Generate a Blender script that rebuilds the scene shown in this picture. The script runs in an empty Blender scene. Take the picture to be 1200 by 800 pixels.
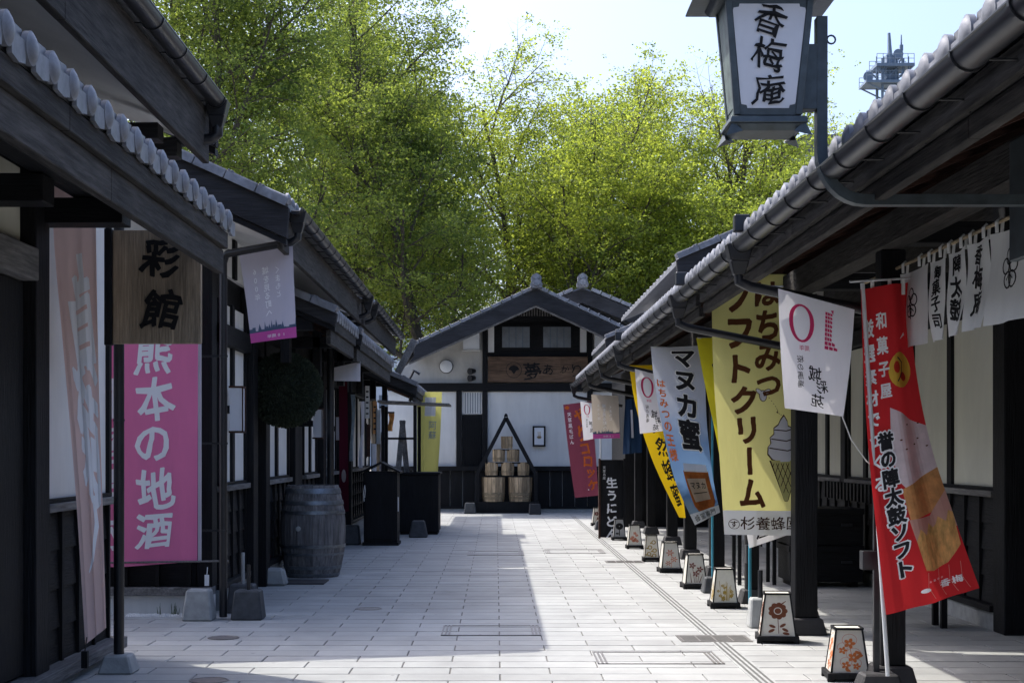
import bpy, bmesh, math, random
import numpy as np
from mathutils import Vector, Matrix
random.seed(7)
S = bpy.context.scene
R = math.radians
CAMZ = 1.55
F = 900.0
ST = 1.92   # metres along the street per unit of the layout plan below (plan depths were taken off at a 27 mm view, the lens is 52 mm)
# ---------------------------------------------------------------- camera
cd = bpy.data.cameras.new("camera"); cam = bpy.data.objects.new("camera", cd)
S.collection.objects.link(cam); S.camera = cam
cam.location = (0, 0, CAMZ); cam.rotation_euler = (R(90), 0, 0)
cd.sensor_width = 36; cd.lens = 27.0*ST
cd.shift_x = 19/1200; cd.shift_y = 127/1200
cd.clip_start = 0.05; cd.clip_end = 3000
# ---------------------------------------------------------------- light
SA, SB = 0.575, 0.22*ST            # metres of shadow (+X, -Y) per metre of height
sundir = Vector((-SA, SB, 1.0)).normalized()
elev = math.asin(sundir.z); azi = math.atan2(sundir.x, sundir.y)
w = bpy.data.worlds.new("World"); S.world = w; w.use_nodes = True
nt = w.node_tree; bg = nt.nodes["Background"]
sky = nt.nodes.new("ShaderNodeTexSky"); sky.sky_type = 'NISHITA'; sky.sun_disc = False
sky.sun_elevation = elev; sky.sun_rotation = azi
sky.air_density = 1.0; sky.dust_density = 6.0; sky.ozone_density = 4.0
tint = nt.nodes.new("ShaderNodeMix"); tint.data_type = 'RGBA'; tint.blend_type = 'MULTIPLY'; tint.inputs[0].default_value = 1
tint.inputs[7].default_value = (.93, .95, 1.03, 1)
nt.links.new(sky.outputs[0], tint.inputs[6]); nt.links.new(tint.outputs[2], bg.inputs[0]); bg.inputs[1].default_value = 0.15
ld = bpy.data.lights.new("sun", 'SUN'); ld.energy = 2.0; ld.angle = R(0.5); ld.color = (1, .95, .86)
sun = bpy.data.objects.new("sun", ld); S.collection.objects.link(sun)
sun.rotation_euler = sundir.to_track_quat('Z', 'Y').to_euler()
S.view_settings.view_transform = 'Standard'; S.view_settings.look = 'None'
S.view_settings.gamma = 1; S.view_settings.exposure = 1.3
S.cycles.max_bounces = 8; S.cycles.transparent_max_bounces = 8

def W(px, py, Y):                      # a point of the place, read off at depth Y
    return Vector(((px-581)/F*Y, Y, CAMZ-(py-527)/F*Y))

# ---------------------------------------------------------------- materials
def mat(name, col, rough=.6, metal=0.0, var=.25, scale=6, stretch=(1,1,1), bump=.0, bscale=None, col2=None, trans=None, emit=None, spec=.5, rand=0.0, coat=0, dirt=None, spots=0):
    m = bpy.data.materials.new(name); m.use_nodes = True
    n = m.node_tree; L = n.links; N = n.nodes
    b = N["Principled BSDF"]; b.inputs["Roughness"].default_value = rough
    b.inputs["Metallic"].default_value = metal; b.inputs["Specular IOR Level"].default_value = spec
    b.inputs["Coat Weight"].default_value = coat
    tc = N.new("ShaderNodeNewGeometry"); mp = N.new("ShaderNodeMapping")
    mp.inputs["Scale"].default_value = stretch
    L.new(tc.outputs["Position"], mp.inputs[0])
    nz = N.new("ShaderNodeTexNoise"); nz.inputs["Scale"].default_value = scale
    nz.inputs["Detail"].default_value = 6; nz.inputs["Roughness"].default_value = .6
    L.new(mp.outputs[0], nz.inputs[0])
    cr = N.new("ShaderNodeValToRGB")
    c1 = tuple(c*(1-var) for c in col) if col2 is None else col
    c2 = tuple(min(1, c*(1+var)) for c in col) if col2 is None else col2
    cr.color_ramp.elements[0].position = .3; cr.color_ramp.elements[1].position = .7
    cr.color_ramp.elements[0].color = (*c1, 1); cr.color_ramp.elements[1].color = (*c2, 1)
    L.new(nz.outputs[0], cr.inputs[0]); out = cr.outputs[0]
    if rand > 0:
        oi = N.new("ShaderNodeObjectInfo"); 
        ad = N.new("ShaderNodeMath"); ad.operation = 'ADD'
        L.new(oi.outputs["Random"], ad.inputs[0]); L.new(tc.outputs["Random Per Island"], ad.inputs[1])
        fr = N.new("ShaderNodeMath"); fr.operation = 'FRACT'; L.new(ad.outputs[0], fr.inputs[0])
        mr = N.new("ShaderNodeMapRange"); mr.inputs[3].default_value = 1-rand; mr.inputs[4].default_value = 1+rand
        L.new(fr.outputs[0], mr.inputs[0])
        vm = N.new("ShaderNodeVectorMath"); vm.operation = 'SCALE'
        L.new(out, vm.inputs[0]); L.new(mr.outputs[0], vm.inputs["Scale"]); out = vm.outputs[0]
    def times(out, fac):
        vm = N.new("ShaderNodeVectorMath"); vm.operation = 'SCALE'; L.new(out, vm.inputs[0]); L.new(fac, vm.inputs["Scale"]); return vm.outputs[0]
    if dirt:                          # broad wear and staining with a shape of its own
        sc_, st_, lo_, hi_ = dirt
        m2 = N.new("ShaderNodeMapping"); m2.inputs["Scale"].default_value = st_; L.new(tc.outputs["Position"], m2.inputs[0])
        n2 = N.new("ShaderNodeTexNoise"); n2.inputs["Scale"].default_value = sc_; n2.inputs["Detail"].default_value = 8; n2.inputs["Roughness"].default_value = .68; n2.inputs["Distortion"].default_value = .4
        L.new(m2.outputs[0], n2.inputs[0]); r2 = N.new("ShaderNodeMapRange"); r2.inputs[1].default_value = .32; r2.inputs[2].default_value = .66
        r2.inputs[3].default_value = lo_; r2.inputs[4].default_value = hi_; L.new(n2.outputs[0], r2.inputs[0]); out = times(out, r2.outputs[0])
    if spots:
        n3 = N.new("ShaderNodeTexVoronoi"); n3.inputs["Scale"].default_value = spots; L.new(tc.outputs["Position"], n3.inputs[0])
        r3 = N.new("ShaderNodeMapRange"); r3.inputs[1].default_value = .035; r3.inputs[2].default_value = .06; r3.inputs[3].default_value = .62; r3.inputs[4].default_value = 1; L.new(n3.outputs["Distance"], r3.inputs[0]); out = times(out, r3.outputs[0])
    L.new(out, b.inputs["Base Color"])
    # roughness breakup
    rr = N.new("ShaderNodeMapRange"); rr.inputs[3].default_value = max(0, rough-.1); rr.inputs[4].default_value = min(1, rough+.12)
    L.new(nz.outputs[0], rr.inputs[0]); L.new(rr.outputs[0], b.inputs["Roughness"])
    if bump:
        nb = N.new("ShaderNodeTexNoise"); nb.inputs["Scale"].default_value = bscale or scale*4; nb.inputs["Detail"].default_value = 5
        L.new(mp.outputs[0], nb.inputs[0])
        bp = N.new("ShaderNodeBump"); bp.inputs["Strength"].default_value = bump; bp.inputs["Distance"].default_value = .01
        L.new(nb.outputs[0], bp.inputs["Height"]); L.new(bp.outputs[0], b.inputs["Normal"]); M_b = bp.outputs[0]
    if trans:
        t = N.new("ShaderNodeBsdfTranslucent"); mx = N.new("ShaderNodeMixShader"); mx.inputs[0].default_value = trans
        L.new(out, t.inputs[0]); L.new(b.outputs[0], mx.inputs[1])
        if bump: L.new(M_b, t.inputs['Normal'])
        pass; L.new(t.outputs[0], mx.inputs[2])
        L.new(mx.outputs[0], N["Material Output"].inputs[0])
    if emit:
        b.inputs["Emission Color"].default_value = (*emit[0], 1); b.inputs["Emission Strength"].default_value = emit[1]
    return m
def wood(name, col, rough=.6, var=.35, axis='z', rand=.15, spec=.22, bump=.8):
    st = {'x': (1, 14, 14), 'y': (14, 1, 14), 'z': (14, 14, 1)}[axis]
    return mat(name, col, rough, var=var, scale=3.2, stretch=st, bump=bump, bscale=6, rand=rand, spec=spec, dirt=(1.7, {'x': (.6, 2, 2), 'y': (2, .35, 2), 'z': (2, 2, .6)}[axis], .62, 1.5))
def cloth(name, col, trans=.35):
    return mat(name, col, .85, var=.04, scale=3, trans=trans, spec=.1, bump=.9, bscale=5, stretch=(1.6, 1.6, .45))
M = {}
M['black'] = wood('black_stained_timber', (.0065, .007, .0085), .6, axis='z', var=.45)
M['blacky'] = wood('black_stained_timber_long', (.0065, .007, .0085), .6, axis='y', var=.45)
M['blackx'] = wood('black_stained_timber_cross', (.0065, .007, .0085), .6, axis='x', var=.45)
M['fascia'] = wood('weathered_dark_board', (.038, .0355, .033), .8, axis='y', var=.7, spec=.2)
M['fasciax'] = wood('weathered_dark_board_cross', (.022, .022, .024), .7, axis='x', var=.4)
M['rafter'] = wood('red_brown_rafter_wood', (.045, .022, .016), .7, axis='x')
M['greywood'] = wood('grey_weathered_sill', (.16, .155, .15), .75, axis='y', var=.4)
M['tile'] = mat('smoked_roof_tile', (.165, .172, .19), .48, dirt=(7, (1, 1, 1), .7, 1.25), var=.25, scale=9, bump=.15, rand=.14, spec=.5)
M['plaster'] = mat('white_plaster', (.76, .755, .73), .9, var=.05, scale=1.3, dirt=(1.6, (1.6, .8, .22), .86, 1.03), bump=.05, bscale=60, spec=.2)
M['creamplaster'] = mat('cream_plaster', (.60, .59, .50), .9, var=.05, scale=1.1, dirt=(1.6, (1.6, .8, .22), .86, 1.04), bump=.05, bscale=60, spec=.2)
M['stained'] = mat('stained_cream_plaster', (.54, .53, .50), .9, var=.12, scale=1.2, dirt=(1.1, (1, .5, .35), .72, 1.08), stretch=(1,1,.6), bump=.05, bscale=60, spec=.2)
M['metal'] = mat('dark_painted_gutter', (.034, .036, .041), .36, metal=.55, var=.25, scale=12, stretch=(1, .3, 1))
M['pipe'] = mat('black_painted_pipe', (.022, .023, .026), .35, metal=.3, var=.2)
M['steel'] = mat('grey_green_lamp_steel', (.058, .074, .082), .5, metal=.3, var=.3, scale=14, bump=.1)
M['steelpatina'] = mat('green_patina_panel', (.09, .12, .11), .6, var=.5, scale=16, bump=.2)
M['conc'] = mat('pale_concrete', (.34, .35, .34), .85, var=.2, scale=10, bump=.3)
M['darkconc'] = mat('dark_painted_concrete', (.055, .06, .065), .7, var=.35, scale=12, bump=.3)
M['blackconc'] = mat('black_footing', (.028, .028, .03), .65, var=.3, scale=12, bump=.2)
M['paver'] = mat('pale_granite_paver', (.365, .372, .362), .8, var=.08, scale=2.5, bump=.12, bscale=90, rand=.07, spec=.3, dirt=(.9, (1, .6, 1), .84, 1.06), spots=3.1)
M['joint'] = mat('dark_joint_mortar', (.13, .125, .115), .95, var=.2, scale=20)
M['earth'] = mat('ground_gravel_soil', (.20, .19, .16), .95, var=.25, scale=3, bump=.3)
M['drain'] = mat('drain_metal', (.22, .21, .2), .5, metal=.6, var=.3, scale=30)
M['drainhole'] = mat('drain_slot_dark', (.10, .10, .095), .9)
M['cask'] = wood('grey_cask_stave', (.15, .145, .145), .65, axis='z', var=.45, rand=.2)
M['hoop'] = mat('galvanised_hoop', (.2, .215, .23), .4, metal=.7, var=.3, scale=20)
M['bucket'] = wood('pale_cedar_stave', (.36, .27, .17), .75, axis='z', var=.5, rand=.4)
M['bamboo'] = wood('bamboo_hoop', (.24, .19, .12), .6, axis='x', var=.4)
M['cedarball'] = mat('dried_cedar_needles', (.030, .042, .024), .9, var=.5, scale=40)
M['signwood'] = wood('bare_cedar_sign', (.27, .215, .15), .75, axis='z', var=.25, rand=0)
M['signwoodx'] = wood('carved_brown_sign', (.125, .078, .05), .6, axis='x', var=.45, rand=0)
M['lampfig'] = mat('tan_print', (.45, .33, .18), .8)
M['ink'] = mat('black_ink', (.012, .012, .013), .7, var=.1, spec=.2)
M['whiteink'] = mat('white_print', (.82, .82, .84), .8, var=.03, trans=.3)
M['paper'] = mat('lantern_paper', (.80, .78, .71), .8, var=.05, scale=25, trans=.35)
M['acrylic'] = mat('milky_acrylic', (.70, .72, .76), .45, var=.04, scale=5, trans=.2)
M['lamppanel'] = mat('pale_lamp_panel', (.62, .62, .64), .5, var=.05, scale=6)
M['glass'] = mat('dark_window_glass', (.03, .04, .05), .08, var=.2, scale=2)
M['glassb'] = mat('shoji_window_glass', (.12, .15, .19), .15, var=.25, scale=2)
M['curtain'] = mat('pale_window_screen', (.16, .18, .2), .5, var=.2, scale=5)
M['white'] = mat('white_painted_box', (.72, .74, .76), .5, var=.04)
M['rope'] = mat('white_cord', (.7, .7, .68), .8, var=.1)
M['polewhite'] = mat('white_banner_pole', (.62, .64, .66), .35, var=.05)
M['polecyan'] = mat('cyan_banner_pole', (.05, .26, .36), .35, var=.08)
M['bark'] = mat('grey_brown_bark', (.07, .058, .045), .9, var=.4, scale=8, stretch=(1,1,.3), bump=.5)
M['darkmat'] = mat('dark_rubber_mat', (.04, .04, .042), .9, var=.3, scale=30)
M['farsteel'] = mat('hazy_blue_steel', (.14, .19, .25), .7, var=.1)  # distance haze is mixed into this colour
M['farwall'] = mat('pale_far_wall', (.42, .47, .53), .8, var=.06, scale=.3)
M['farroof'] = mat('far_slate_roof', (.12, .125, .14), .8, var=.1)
M['leafplant'] = mat('small_weed', (.05, .09, .03), .8)
def leafmat(name, a, b_, tcol, tr=.45):
    m = bpy.data.materials.new(name); m.use_nodes = True
    N = m.node_tree.nodes; L = m.node_tree.links; b = N["Principled BSDF"]
    g = N.new("ShaderNodeNewGeometry"); nz = N.new("ShaderNodeTexNoise"); nz.inputs["Scale"].default_value = .55; nz.inputs["Detail"].default_value = 3
    L.new(g.outputs["Position"], nz.inputs[0])
    ad = N.new("ShaderNodeMath"); ad.operation = 'MULTIPLY_ADD'; ad.inputs[1].default_value = .45
    L.new(g.outputs["Random Per Island"], ad.inputs[0])
    sb = N.new("ShaderNodeMath"); sb.operation = 'SUBTRACT'; L.new(nz.outputs[0], sb.inputs[0]); sb.inputs[1].default_value = .2
    L.new(sb.outputs[0], ad.inputs[2])
    cr = N.new("ShaderNodeValToRGB"); cr.color_ramp.elements[0].position = .2; cr.color_ramp.elements[1].position = .75
    cr.color_ramp.elements[0].color = (*a, 1); cr.color_ramp.elements[1].color = (*b_, 1)
    L.new(ad.outputs[0], cr.inputs[0]); L.new(cr.outputs[0], b.inputs["Base Color"]); b.inputs["Roughness"].default_value = .55
    b.inputs["Specular IOR Level"].default_value = .3
    t = N.new("ShaderNodeBsdfTranslucent"); mc = N.new("ShaderNodeMix"); mc.data_type = 'RGBA'; mc.blend_type = 'MULTIPLY'
    mc.inputs[0].default_value = 1; L.new(cr.outputs[0], mc.inputs[6]); mc.inputs[7].default_value = (*tcol, 1)
    L.new(mc.outputs[2], t.inputs[0])
    mx = N.new("ShaderNodeMixShader"); mx.inputs[0].default_value = tr
    L.new(b.outputs[0], mx.inputs[1]); L.new(t.outputs[0], mx.inputs[2]); L.new(mx.outputs[0], N["Material Output"].inputs[0])
    return m
M['leafA'] = leafmat('mid_green_leaves', (.035, .066, .020), (.14, .18, .045), (3.1, 2.9, 1.8), .52)
M['leafB'] = leafmat('fresh_green_leaves', (.060, .095, .024), (.20, .245, .05), (3.0, 2.8, 1.6), .53)
M['leafC'] = leafmat('yellow_green_leaves', (.095, .13, .030), (.225, .265, .055), (2.8, 2.75, 1.6), .54)

# ---------------------------------------------------------------- mesh helpers
class MB:
    def __init__(s): s.v = []; s.f = []
    def add(s, vs, fs):
        k = len(s.v); s.v += [tuple(v) for v in vs]; s.f += [tuple(i+k for i in f) for f in fs]; return s
    def box(s, x0, x1, y0, y1, z0, z1):
        return s.add([(x0,y0,z0),(x1,y0,z0),(x1,y1,z0),(x0,y1,z0),(x0,y0,z1),(x1,y0,z1),(x1,y1,z1),(x0,y1,z1)],
                     [(0,3,2,1),(4,5,6,7),(0,1,5,4),(1,2,6,5),(2,3,7,6),(3,0,4,7)])
    def taper(s, cx, cy, z0, z1, wx0, wy0, wx1, wy1):
        v = []
        for z, a, b in ((z0, wx0/2, wy0/2), (z1, wx1/2, wy1/2)):
            v += [(cx-a,cy-b,z),(cx+a,cy-b,z),(cx+a,cy+b,z),(cx-a,cy+b,z)]
        return s.add(v, [(0,3,2,1),(4,5,6,7),(0,1,5,4),(1,2,6,5),(2,3,7,6),(3,0,4,7)])
    def beam(s, p, q, w_, h, up=(0,0,1)):
        p = Vector(p); q = Vector(q); d = (q-p).normalized(); u = Vector(up)
        r = d.cross(u).normalized(); u = r.cross(d).normalized()
        v = []
        for c in (p, q):
            v += [c-r*w_/2-u*h/2, c+r*w_/2-u*h/2, c+r*w_/2+u*h/2, c-r*w_/2+u*h/2]
        return s.add(v, [(0,3,2,1),(4,5,6,7),(0,1,5,4),(1,2,6,5),(2,3,7,6),(3,0,4,7)])
    def tube(s, pts, r, n=10, cap=True):
        pts = [Vector(p) for p in pts]; rs = r if isinstance(r, (list, tuple)) else [r]*len(pts)
        k0 = len(s.v); prev = None
        for i, p in enumerate(pts):
            d = ((pts[min(i+1, len(pts)-1)]-pts[max(i-1, 0)])).normalized()
            a = prev if prev is not None else (Vector((0,0,1)) if abs(d.z) < .9 else Vector((1,0,0)))
            a = (a-d*a.dot(d)).normalized(); prev = a; b = d.cross(a)
            for j in range(n):
                t = 2*math.pi*j/n; s.v.append(tuple(p+(a*math.cos(t)+b*math.sin(t))*rs[i]))
        for i in range(len(pts)-1):
            for j in range(n):
                s.f.append((k0+i*n+j, k0+i*n+(j+1) % n, k0+(i+1)*n+(j+1) % n, k0+(i+1)*n+j))
        if cap:
            s.f.append(tuple(k0+j for j in range(n))[::-1]); s.f.append(tuple(k0+(len(pts)-1)*n+j for j in range(n)))
        return s
    def lathe(s, prof, c, n=24, axis='z', cap=True):
        k0 = len(s.v)
        for r, h in prof:
            for j in range(n):
                t = 2*math.pi*j/n; a = r*math.cos(t); b = r*math.sin(t)
                p = {'z': (a, b, h), 'x': (h, a, b), 'y': (b, h, a)}[axis]
                s.v.append((p[0]+c[0], p[1]+c[1], p[2]+c[2]))
        for i in range(len(prof)-1):
            for j in range(n):
                s.f.append((k0+i*n+j, k0+i*n+(j+1) % n, k0+(i+1)*n+(j+1) % n, k0+(i+1)*n+j))
        if cap:
            s.f.append(tuple(k0+j for j in range(n))[::-1]); s.f.append(tuple(k0+(len(prof)-1)*n+j for j in range(n)))
        return s
    def prism(s, poly, a0, a1, axis='y'):       # poly in the plane across the axis
        n = len(poly); f = {'y': lambda p, t: (p[0], t, p[1]), 'x': lambda p, t: (t, p[0], p[1]), 'z': lambda p, t: (p[0], p[1], t)}[axis]
        return s.add([f(p, a0) for p in poly]+[f(p, a1) for p in poly],
                     [tuple(range(n))[::-1], tuple(range(n, 2*n))]+[(i, (i+1) % n, n+(i+1) % n, n+i) for i in range(n)])
    def mesh(s, name, org=(0,0,0), smooth=False, bevel=0):
        me = bpy.data.meshes.new(name)
        me.from_pydata([(v[0]-org[0], v[1]-org[1], v[2]-org[2]) for v in s.v], [], s.f)
        bm = bmesh.new(); bm.from_mesh(me)
        bmesh.ops.recalc_face_normals(bm, faces=bm.faces)
        if bevel: bmesh.ops.bevel(bm, geom=[e for e in bm.edges if e.calc_face_angle(0) > .6], offset=bevel, segments=1, affect='EDGES', clamp_overlap=True)
        bm.to_mesh(me); bm.free()
        if smooth:
            for p in me.polygons: p.use_smooth = True
            try: me.set_sharp_from_angle(angle=R(40))
            except Exception: pass
        return me
RY = {}                                 # plan depth round which a thing keeps its own true depth
def ym(y, parent=None, rig='auto'):
    if rig == 'auto':
        o = parent
        while o is not None and o.parent is not None: o = o.parent
        rig = RY.get(o.name) if o is not None else None
    return y*ST if rig is None else rig*ST+(y-rig)
def wloc(o):
    v = Vector((0,0,0))
    while o is not None: v += o.location; o = o.parent
    return v
def put(mb, name, m, parent=None, bevel=0, smooth=False, loc=None, kind=None, label=None, local=False, rig='auto'):
    if isinstance(mb, MB) and not local:
        if parent is None and kind != 'structure' and rig == 'auto':
            ys = [v[1] for v in mb.v]; rig = (min(ys)+max(ys))/2
        mb.v = [(v[0], ym(v[1], parent, rig), v[2]) for v in mb.v]
    org = Vector((0,0,0)) if local else (wloc(parent) if parent else Vector((0,0,0)))
    if loc is not None: org = org+Vector(loc)
    me = mb.mesh(name, org, smooth, bevel) if isinstance(mb, MB) else mb
    if m is not None and not len(me.materials): me.materials.append(M[m] if isinstance(m, str) else m)
    o = bpy.data.objects.new(name, me); S.collection.objects.link(o)
    if loc is not None: o.location = loc
    o.parent = parent
    if kind: o['kind'] = kind
    if label: o['label'] = label
    return o
def inst(me, name, parent, wpos, rot=None, scale=None):        # a piece sharing mesh data, at a place in the world
    o = bpy.data.objects.new(name, me); S.collection.objects.link(o)
    wpos = (wpos[0], ym(wpos[1], parent), wpos[2]); o.location = Vector(wpos)-(wloc(parent) if parent else Vector((0,0,0)))
    if rot: o.rotation_euler = rot
    if scale: o.scale = scale
    o.parent = parent; return o
def thing(name, label, cat, loc=(0,0,0), group=None, rigid=True):
    o = bpy.data.objects.new(name, None); S.collection.objects.link(o); o.location = (loc[0], loc[1]*ST, loc[2]); RY[o.name] = loc[1] if rigid else None; o.empty_display_size = .1
    o['label'] = label; o['category'] = cat
    if group: o['group'] = group
    return o
def tag(o, label, cat, group=None):
    o['label'] = label; o['category'] = cat
    if group: o['group'] = group
    return o
def copy_tree(o, parent=None):
    c = o.copy(); S.collection.objects.link(c); c.parent = parent
    for ch in list(o.children): copy_tree(ch, c)
    return c

# ---------------------------------------------------------------- lettering
_gc = {}; _gcu = bpy.data.curves.new("glyph", 'FONT'); _gob = bpy.data.objects.new("glyph", _gcu)
_gcu.size = 1; _gcu.align_x = 'LEFT'; _gcu.resolution_u = 3; _gcu.fill_mode = 'FRONT'
def glyph(ch, bold=0.0):
    if ch in _gc: return _gc[ch]
    _gcu.body = ch
    me = bpy.data.meshes.new_from_object(_gob)
    vs = np.array([v.co[:2] for v in me.vertices]) if len(me.vertices) else np.zeros((0, 2))
    fs = [tuple(p.vertices) for p in me.polygons]
    bpy.data.meshes.remove(me)
    cnt = {}
    for f in fs:
        for i in range(len(f)):
            e = tuple(sorted((f[i], f[(i+1) % len(f)]))); cnt[e] = cnt.get(e, 0)+1
    be = [e for e, c in cnt.items() if c == 1]
    if len(vs):
        lo = vs.min(0); hi = vs.max(0); vs = vs-(lo+hi)/2
    _gc[ch] = (vs, fs, be); return _gc[ch]
class Art:                                   # flat print: 2-D shapes in metres, x right, y down, by layer and ink
    def __init__(s): s.items = []            # (layer, mat, verts, faces)
    def poly(s, pts, m, layer=1): s.items.append((layer, m, [tuple(p) for p in pts], [tuple(range(len(pts)))])); return s
    def ell(s, cx, cy, rx, ry, m, layer=1, n=20, rot=0):
        c, d = math.cos(rot), math.sin(rot)
        return s.poly([(cx+rx*math.cos(2*math.pi*i/n)*c-ry*math.sin(2*math.pi*i/n)*d, cy+rx*math.cos(2*math.pi*i/n)*d+ry*math.sin(2*math.pi*i/n)*c) for i in range(n)], m, layer)
    def ring(s, cx, cy, rx, ry, t, m, layer=1, n=24):
        a = [(cx+rx*math.cos(2*math.pi*i/n), cy+ry*math.sin(2*math.pi*i/n)) for i in range(n)]
        tx = t if not isinstance(t, tuple) else t[0]; ty = t if not isinstance(t, tuple) else t[1]
        b = [(cx+(rx-tx)*math.cos(2*math.pi*i/n), cy+(ry-ty)*math.sin(2*math.pi*i/n)) for i in range(n)]
        s.items.append((layer, m, a+b, [(i, (i+1) % n, n+(i+1) % n, n+i) for i in range(n)])); return s
    def line(s, pts, wd, m, layer=1):
        ws = wd if isinstance(wd, (list, tuple)) else [wd]*len(pts)
        L = []; Rr = []
        for i, p in enumerate(pts):
            a = pts[max(i-1, 0)]; b = pts[min(i+1, len(pts)-1)]
            dx, dy = b[0]-a[0], b[1]-a[1]; l = math.hypot(dx, dy) or 1
            nx, ny = -dy/l*ws[i]/2, dx/l*ws[i]/2
            L.append((p[0]+nx, p[1]+ny)); Rr.append((p[0]-nx, p[1]-ny))
        n = len(pts); s.items.append((layer, m, L+Rr, [(i, i+1, n+i+1, n+i) for i in range(n-1)])); return s
    def text(s, txt, cx, cy, size, m, layer=2, bold=.0, step=None, vert=True, shear=0, sx=1, sy=1, brush=0, mirror=False, rot=0):
        step = step if step is not None else size*1.02; n = len(txt)
        for i, ch in enumerate(txt):
            if ch == ' ': continue
            vs, fs, be = glyph(ch)
            if not len(vs): continue
            px, py = (cx, cy+i*step) if vert else (cx+i*step, cy)
            rr = random.Random(ord(ch)+i)
            c, d = math.cos(rot+brush*rr.uniform(-1, 1)), math.sin(rot+brush*rr.uniform(-1, 1)*.8)
            ph = rr.uniform(0, 6); o = []
            for x, y in vs:
                y = -y
                if vert and ch == 'ー': x, y = -y, x
                if brush: x, y = x+brush*.25*math.sin(5*y+ph)+brush*.12*math.sin(17*y+2*ph), y+brush*.25*math.sin(4.3*x+ph*1.7)+brush*.10*math.sin(15*x+ph)
                x, y = (x+shear*-y)*sx, y*sy
                x, y = x*c-y*d, x*d+y*c
                if mirror: x = -x
                o.append((px+x*size, py+y*size))
            s.items.append((layer, m, o, fs))
            if bold:                                  # heavier strokes: a thin band along every outline edge
                hw = bold*size*.9; sv = []; sf = []
                for q, (i0, i1) in enumerate(be):
                    (x0, y0), (x1, y1) = o[i0], o[i1]; dx, dy = x1-x0, y1-y0; l = math.hypot(dx, dy)
                    if l < 1e-6: continue
                    dx, dy = dx/l*hw, dy/l*hw; zz = .00006*(1+q % 9)
                    k = len(sv); sv += [(x0-dx*.6-dy, y0-dy*.6+dx, zz), (x1+dx*.6-dy, y1+dy*.6+dx, zz), (x1+dx*.6+dy, y1+dy*.6-dx, zz), (x0-dx*.6+dy, y0-dy*.6-dx, zz)]; sf.append((k, k+1, k+2, k+3))
                s.items.append((layer, m, sv, sf))
        return s
def lay_art(art, parent, surf, gu, gv, off=.0016, names=None):
    """press each print layer onto the surface surf(u,v)->(point, normal); gu, gv are the cuts in metres."""
    groups = {}
    for layer, m, vs, fs in art.items: groups.setdefault((layer, m), []).append((vs, fs))
    for (layer, m), lst in groups.items():
        bm = bmesh.new()
        for vs, fs in lst:
            bv = [bm.verts.new((v[0], v[1], v[2] if len(v) > 2 else 0)) for v in vs]
            for f in fs:
                try: bm.faces.new([bv[i] for i in f])
                except ValueError: pass
        if gu or gv:
            for ax, cuts in ((0, gu), (1, gv)):
                for c in cuts:
                    co = [0,0,0]; no = [0,0,0]; co[ax] = c; no[ax] = 1
                    bmesh.ops.bisect_plane(bm, geom=bm.verts[:]+bm.edges[:]+bm.faces[:], plane_co=co, plane_no=no, dist=1e-5)
        # trim to the sheet
        for ax, c, sg in ((0, 0, -1), (0, surf.Wd, 1), (1, 0, -1), (1, surf.Ht, 1)):
            co = [0,0,0]; no = [0,0,0]; co[ax] = c; no[ax] = sg
            bmesh.ops.bisect_plane(bm, geom=bm.verts[:]+bm.edges[:]+bm.faces[:], plane_co=co, plane_no=no, dist=1e-5, clear_outer=True)
        if not bm.faces: bm.free(); continue
        for v in bm.verts:
            zz = v.co.z; p, n = surf(v.co.x, v.co.y); p = Vector((p.x, ym(p.y, parent), p.z)); v.co = p+n*(off*layer+zz)
        bmesh.ops.triangulate(bm, faces=bm.faces)
        bm.normal_update()
        me = bpy.data.meshes.new('lettering'); 
        og = wloc(parent); bmesh.ops.translate(bm, vec=-og, verts=bm.verts)
        bm.to_mesh(me); bm.free(); me.materials.append(M[m] if isinstance(m, str) else m)
        o = bpy.data.objects.new('printed_marking' if names is None else names, me); S.collection.objects.link(o); o.parent = parent
class Flat:
    def __init__(s, o, ux, uy, Wd, Ht, n): s.o = Vector(o); s.ux = Vector(ux); s.uy = Vector(uy); s.Wd = Wd; s.Ht = Ht; s.n = Vector(n)
    def __call__(s, x, y): return s.o+s.ux*x+s.uy*y, s.n
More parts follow.
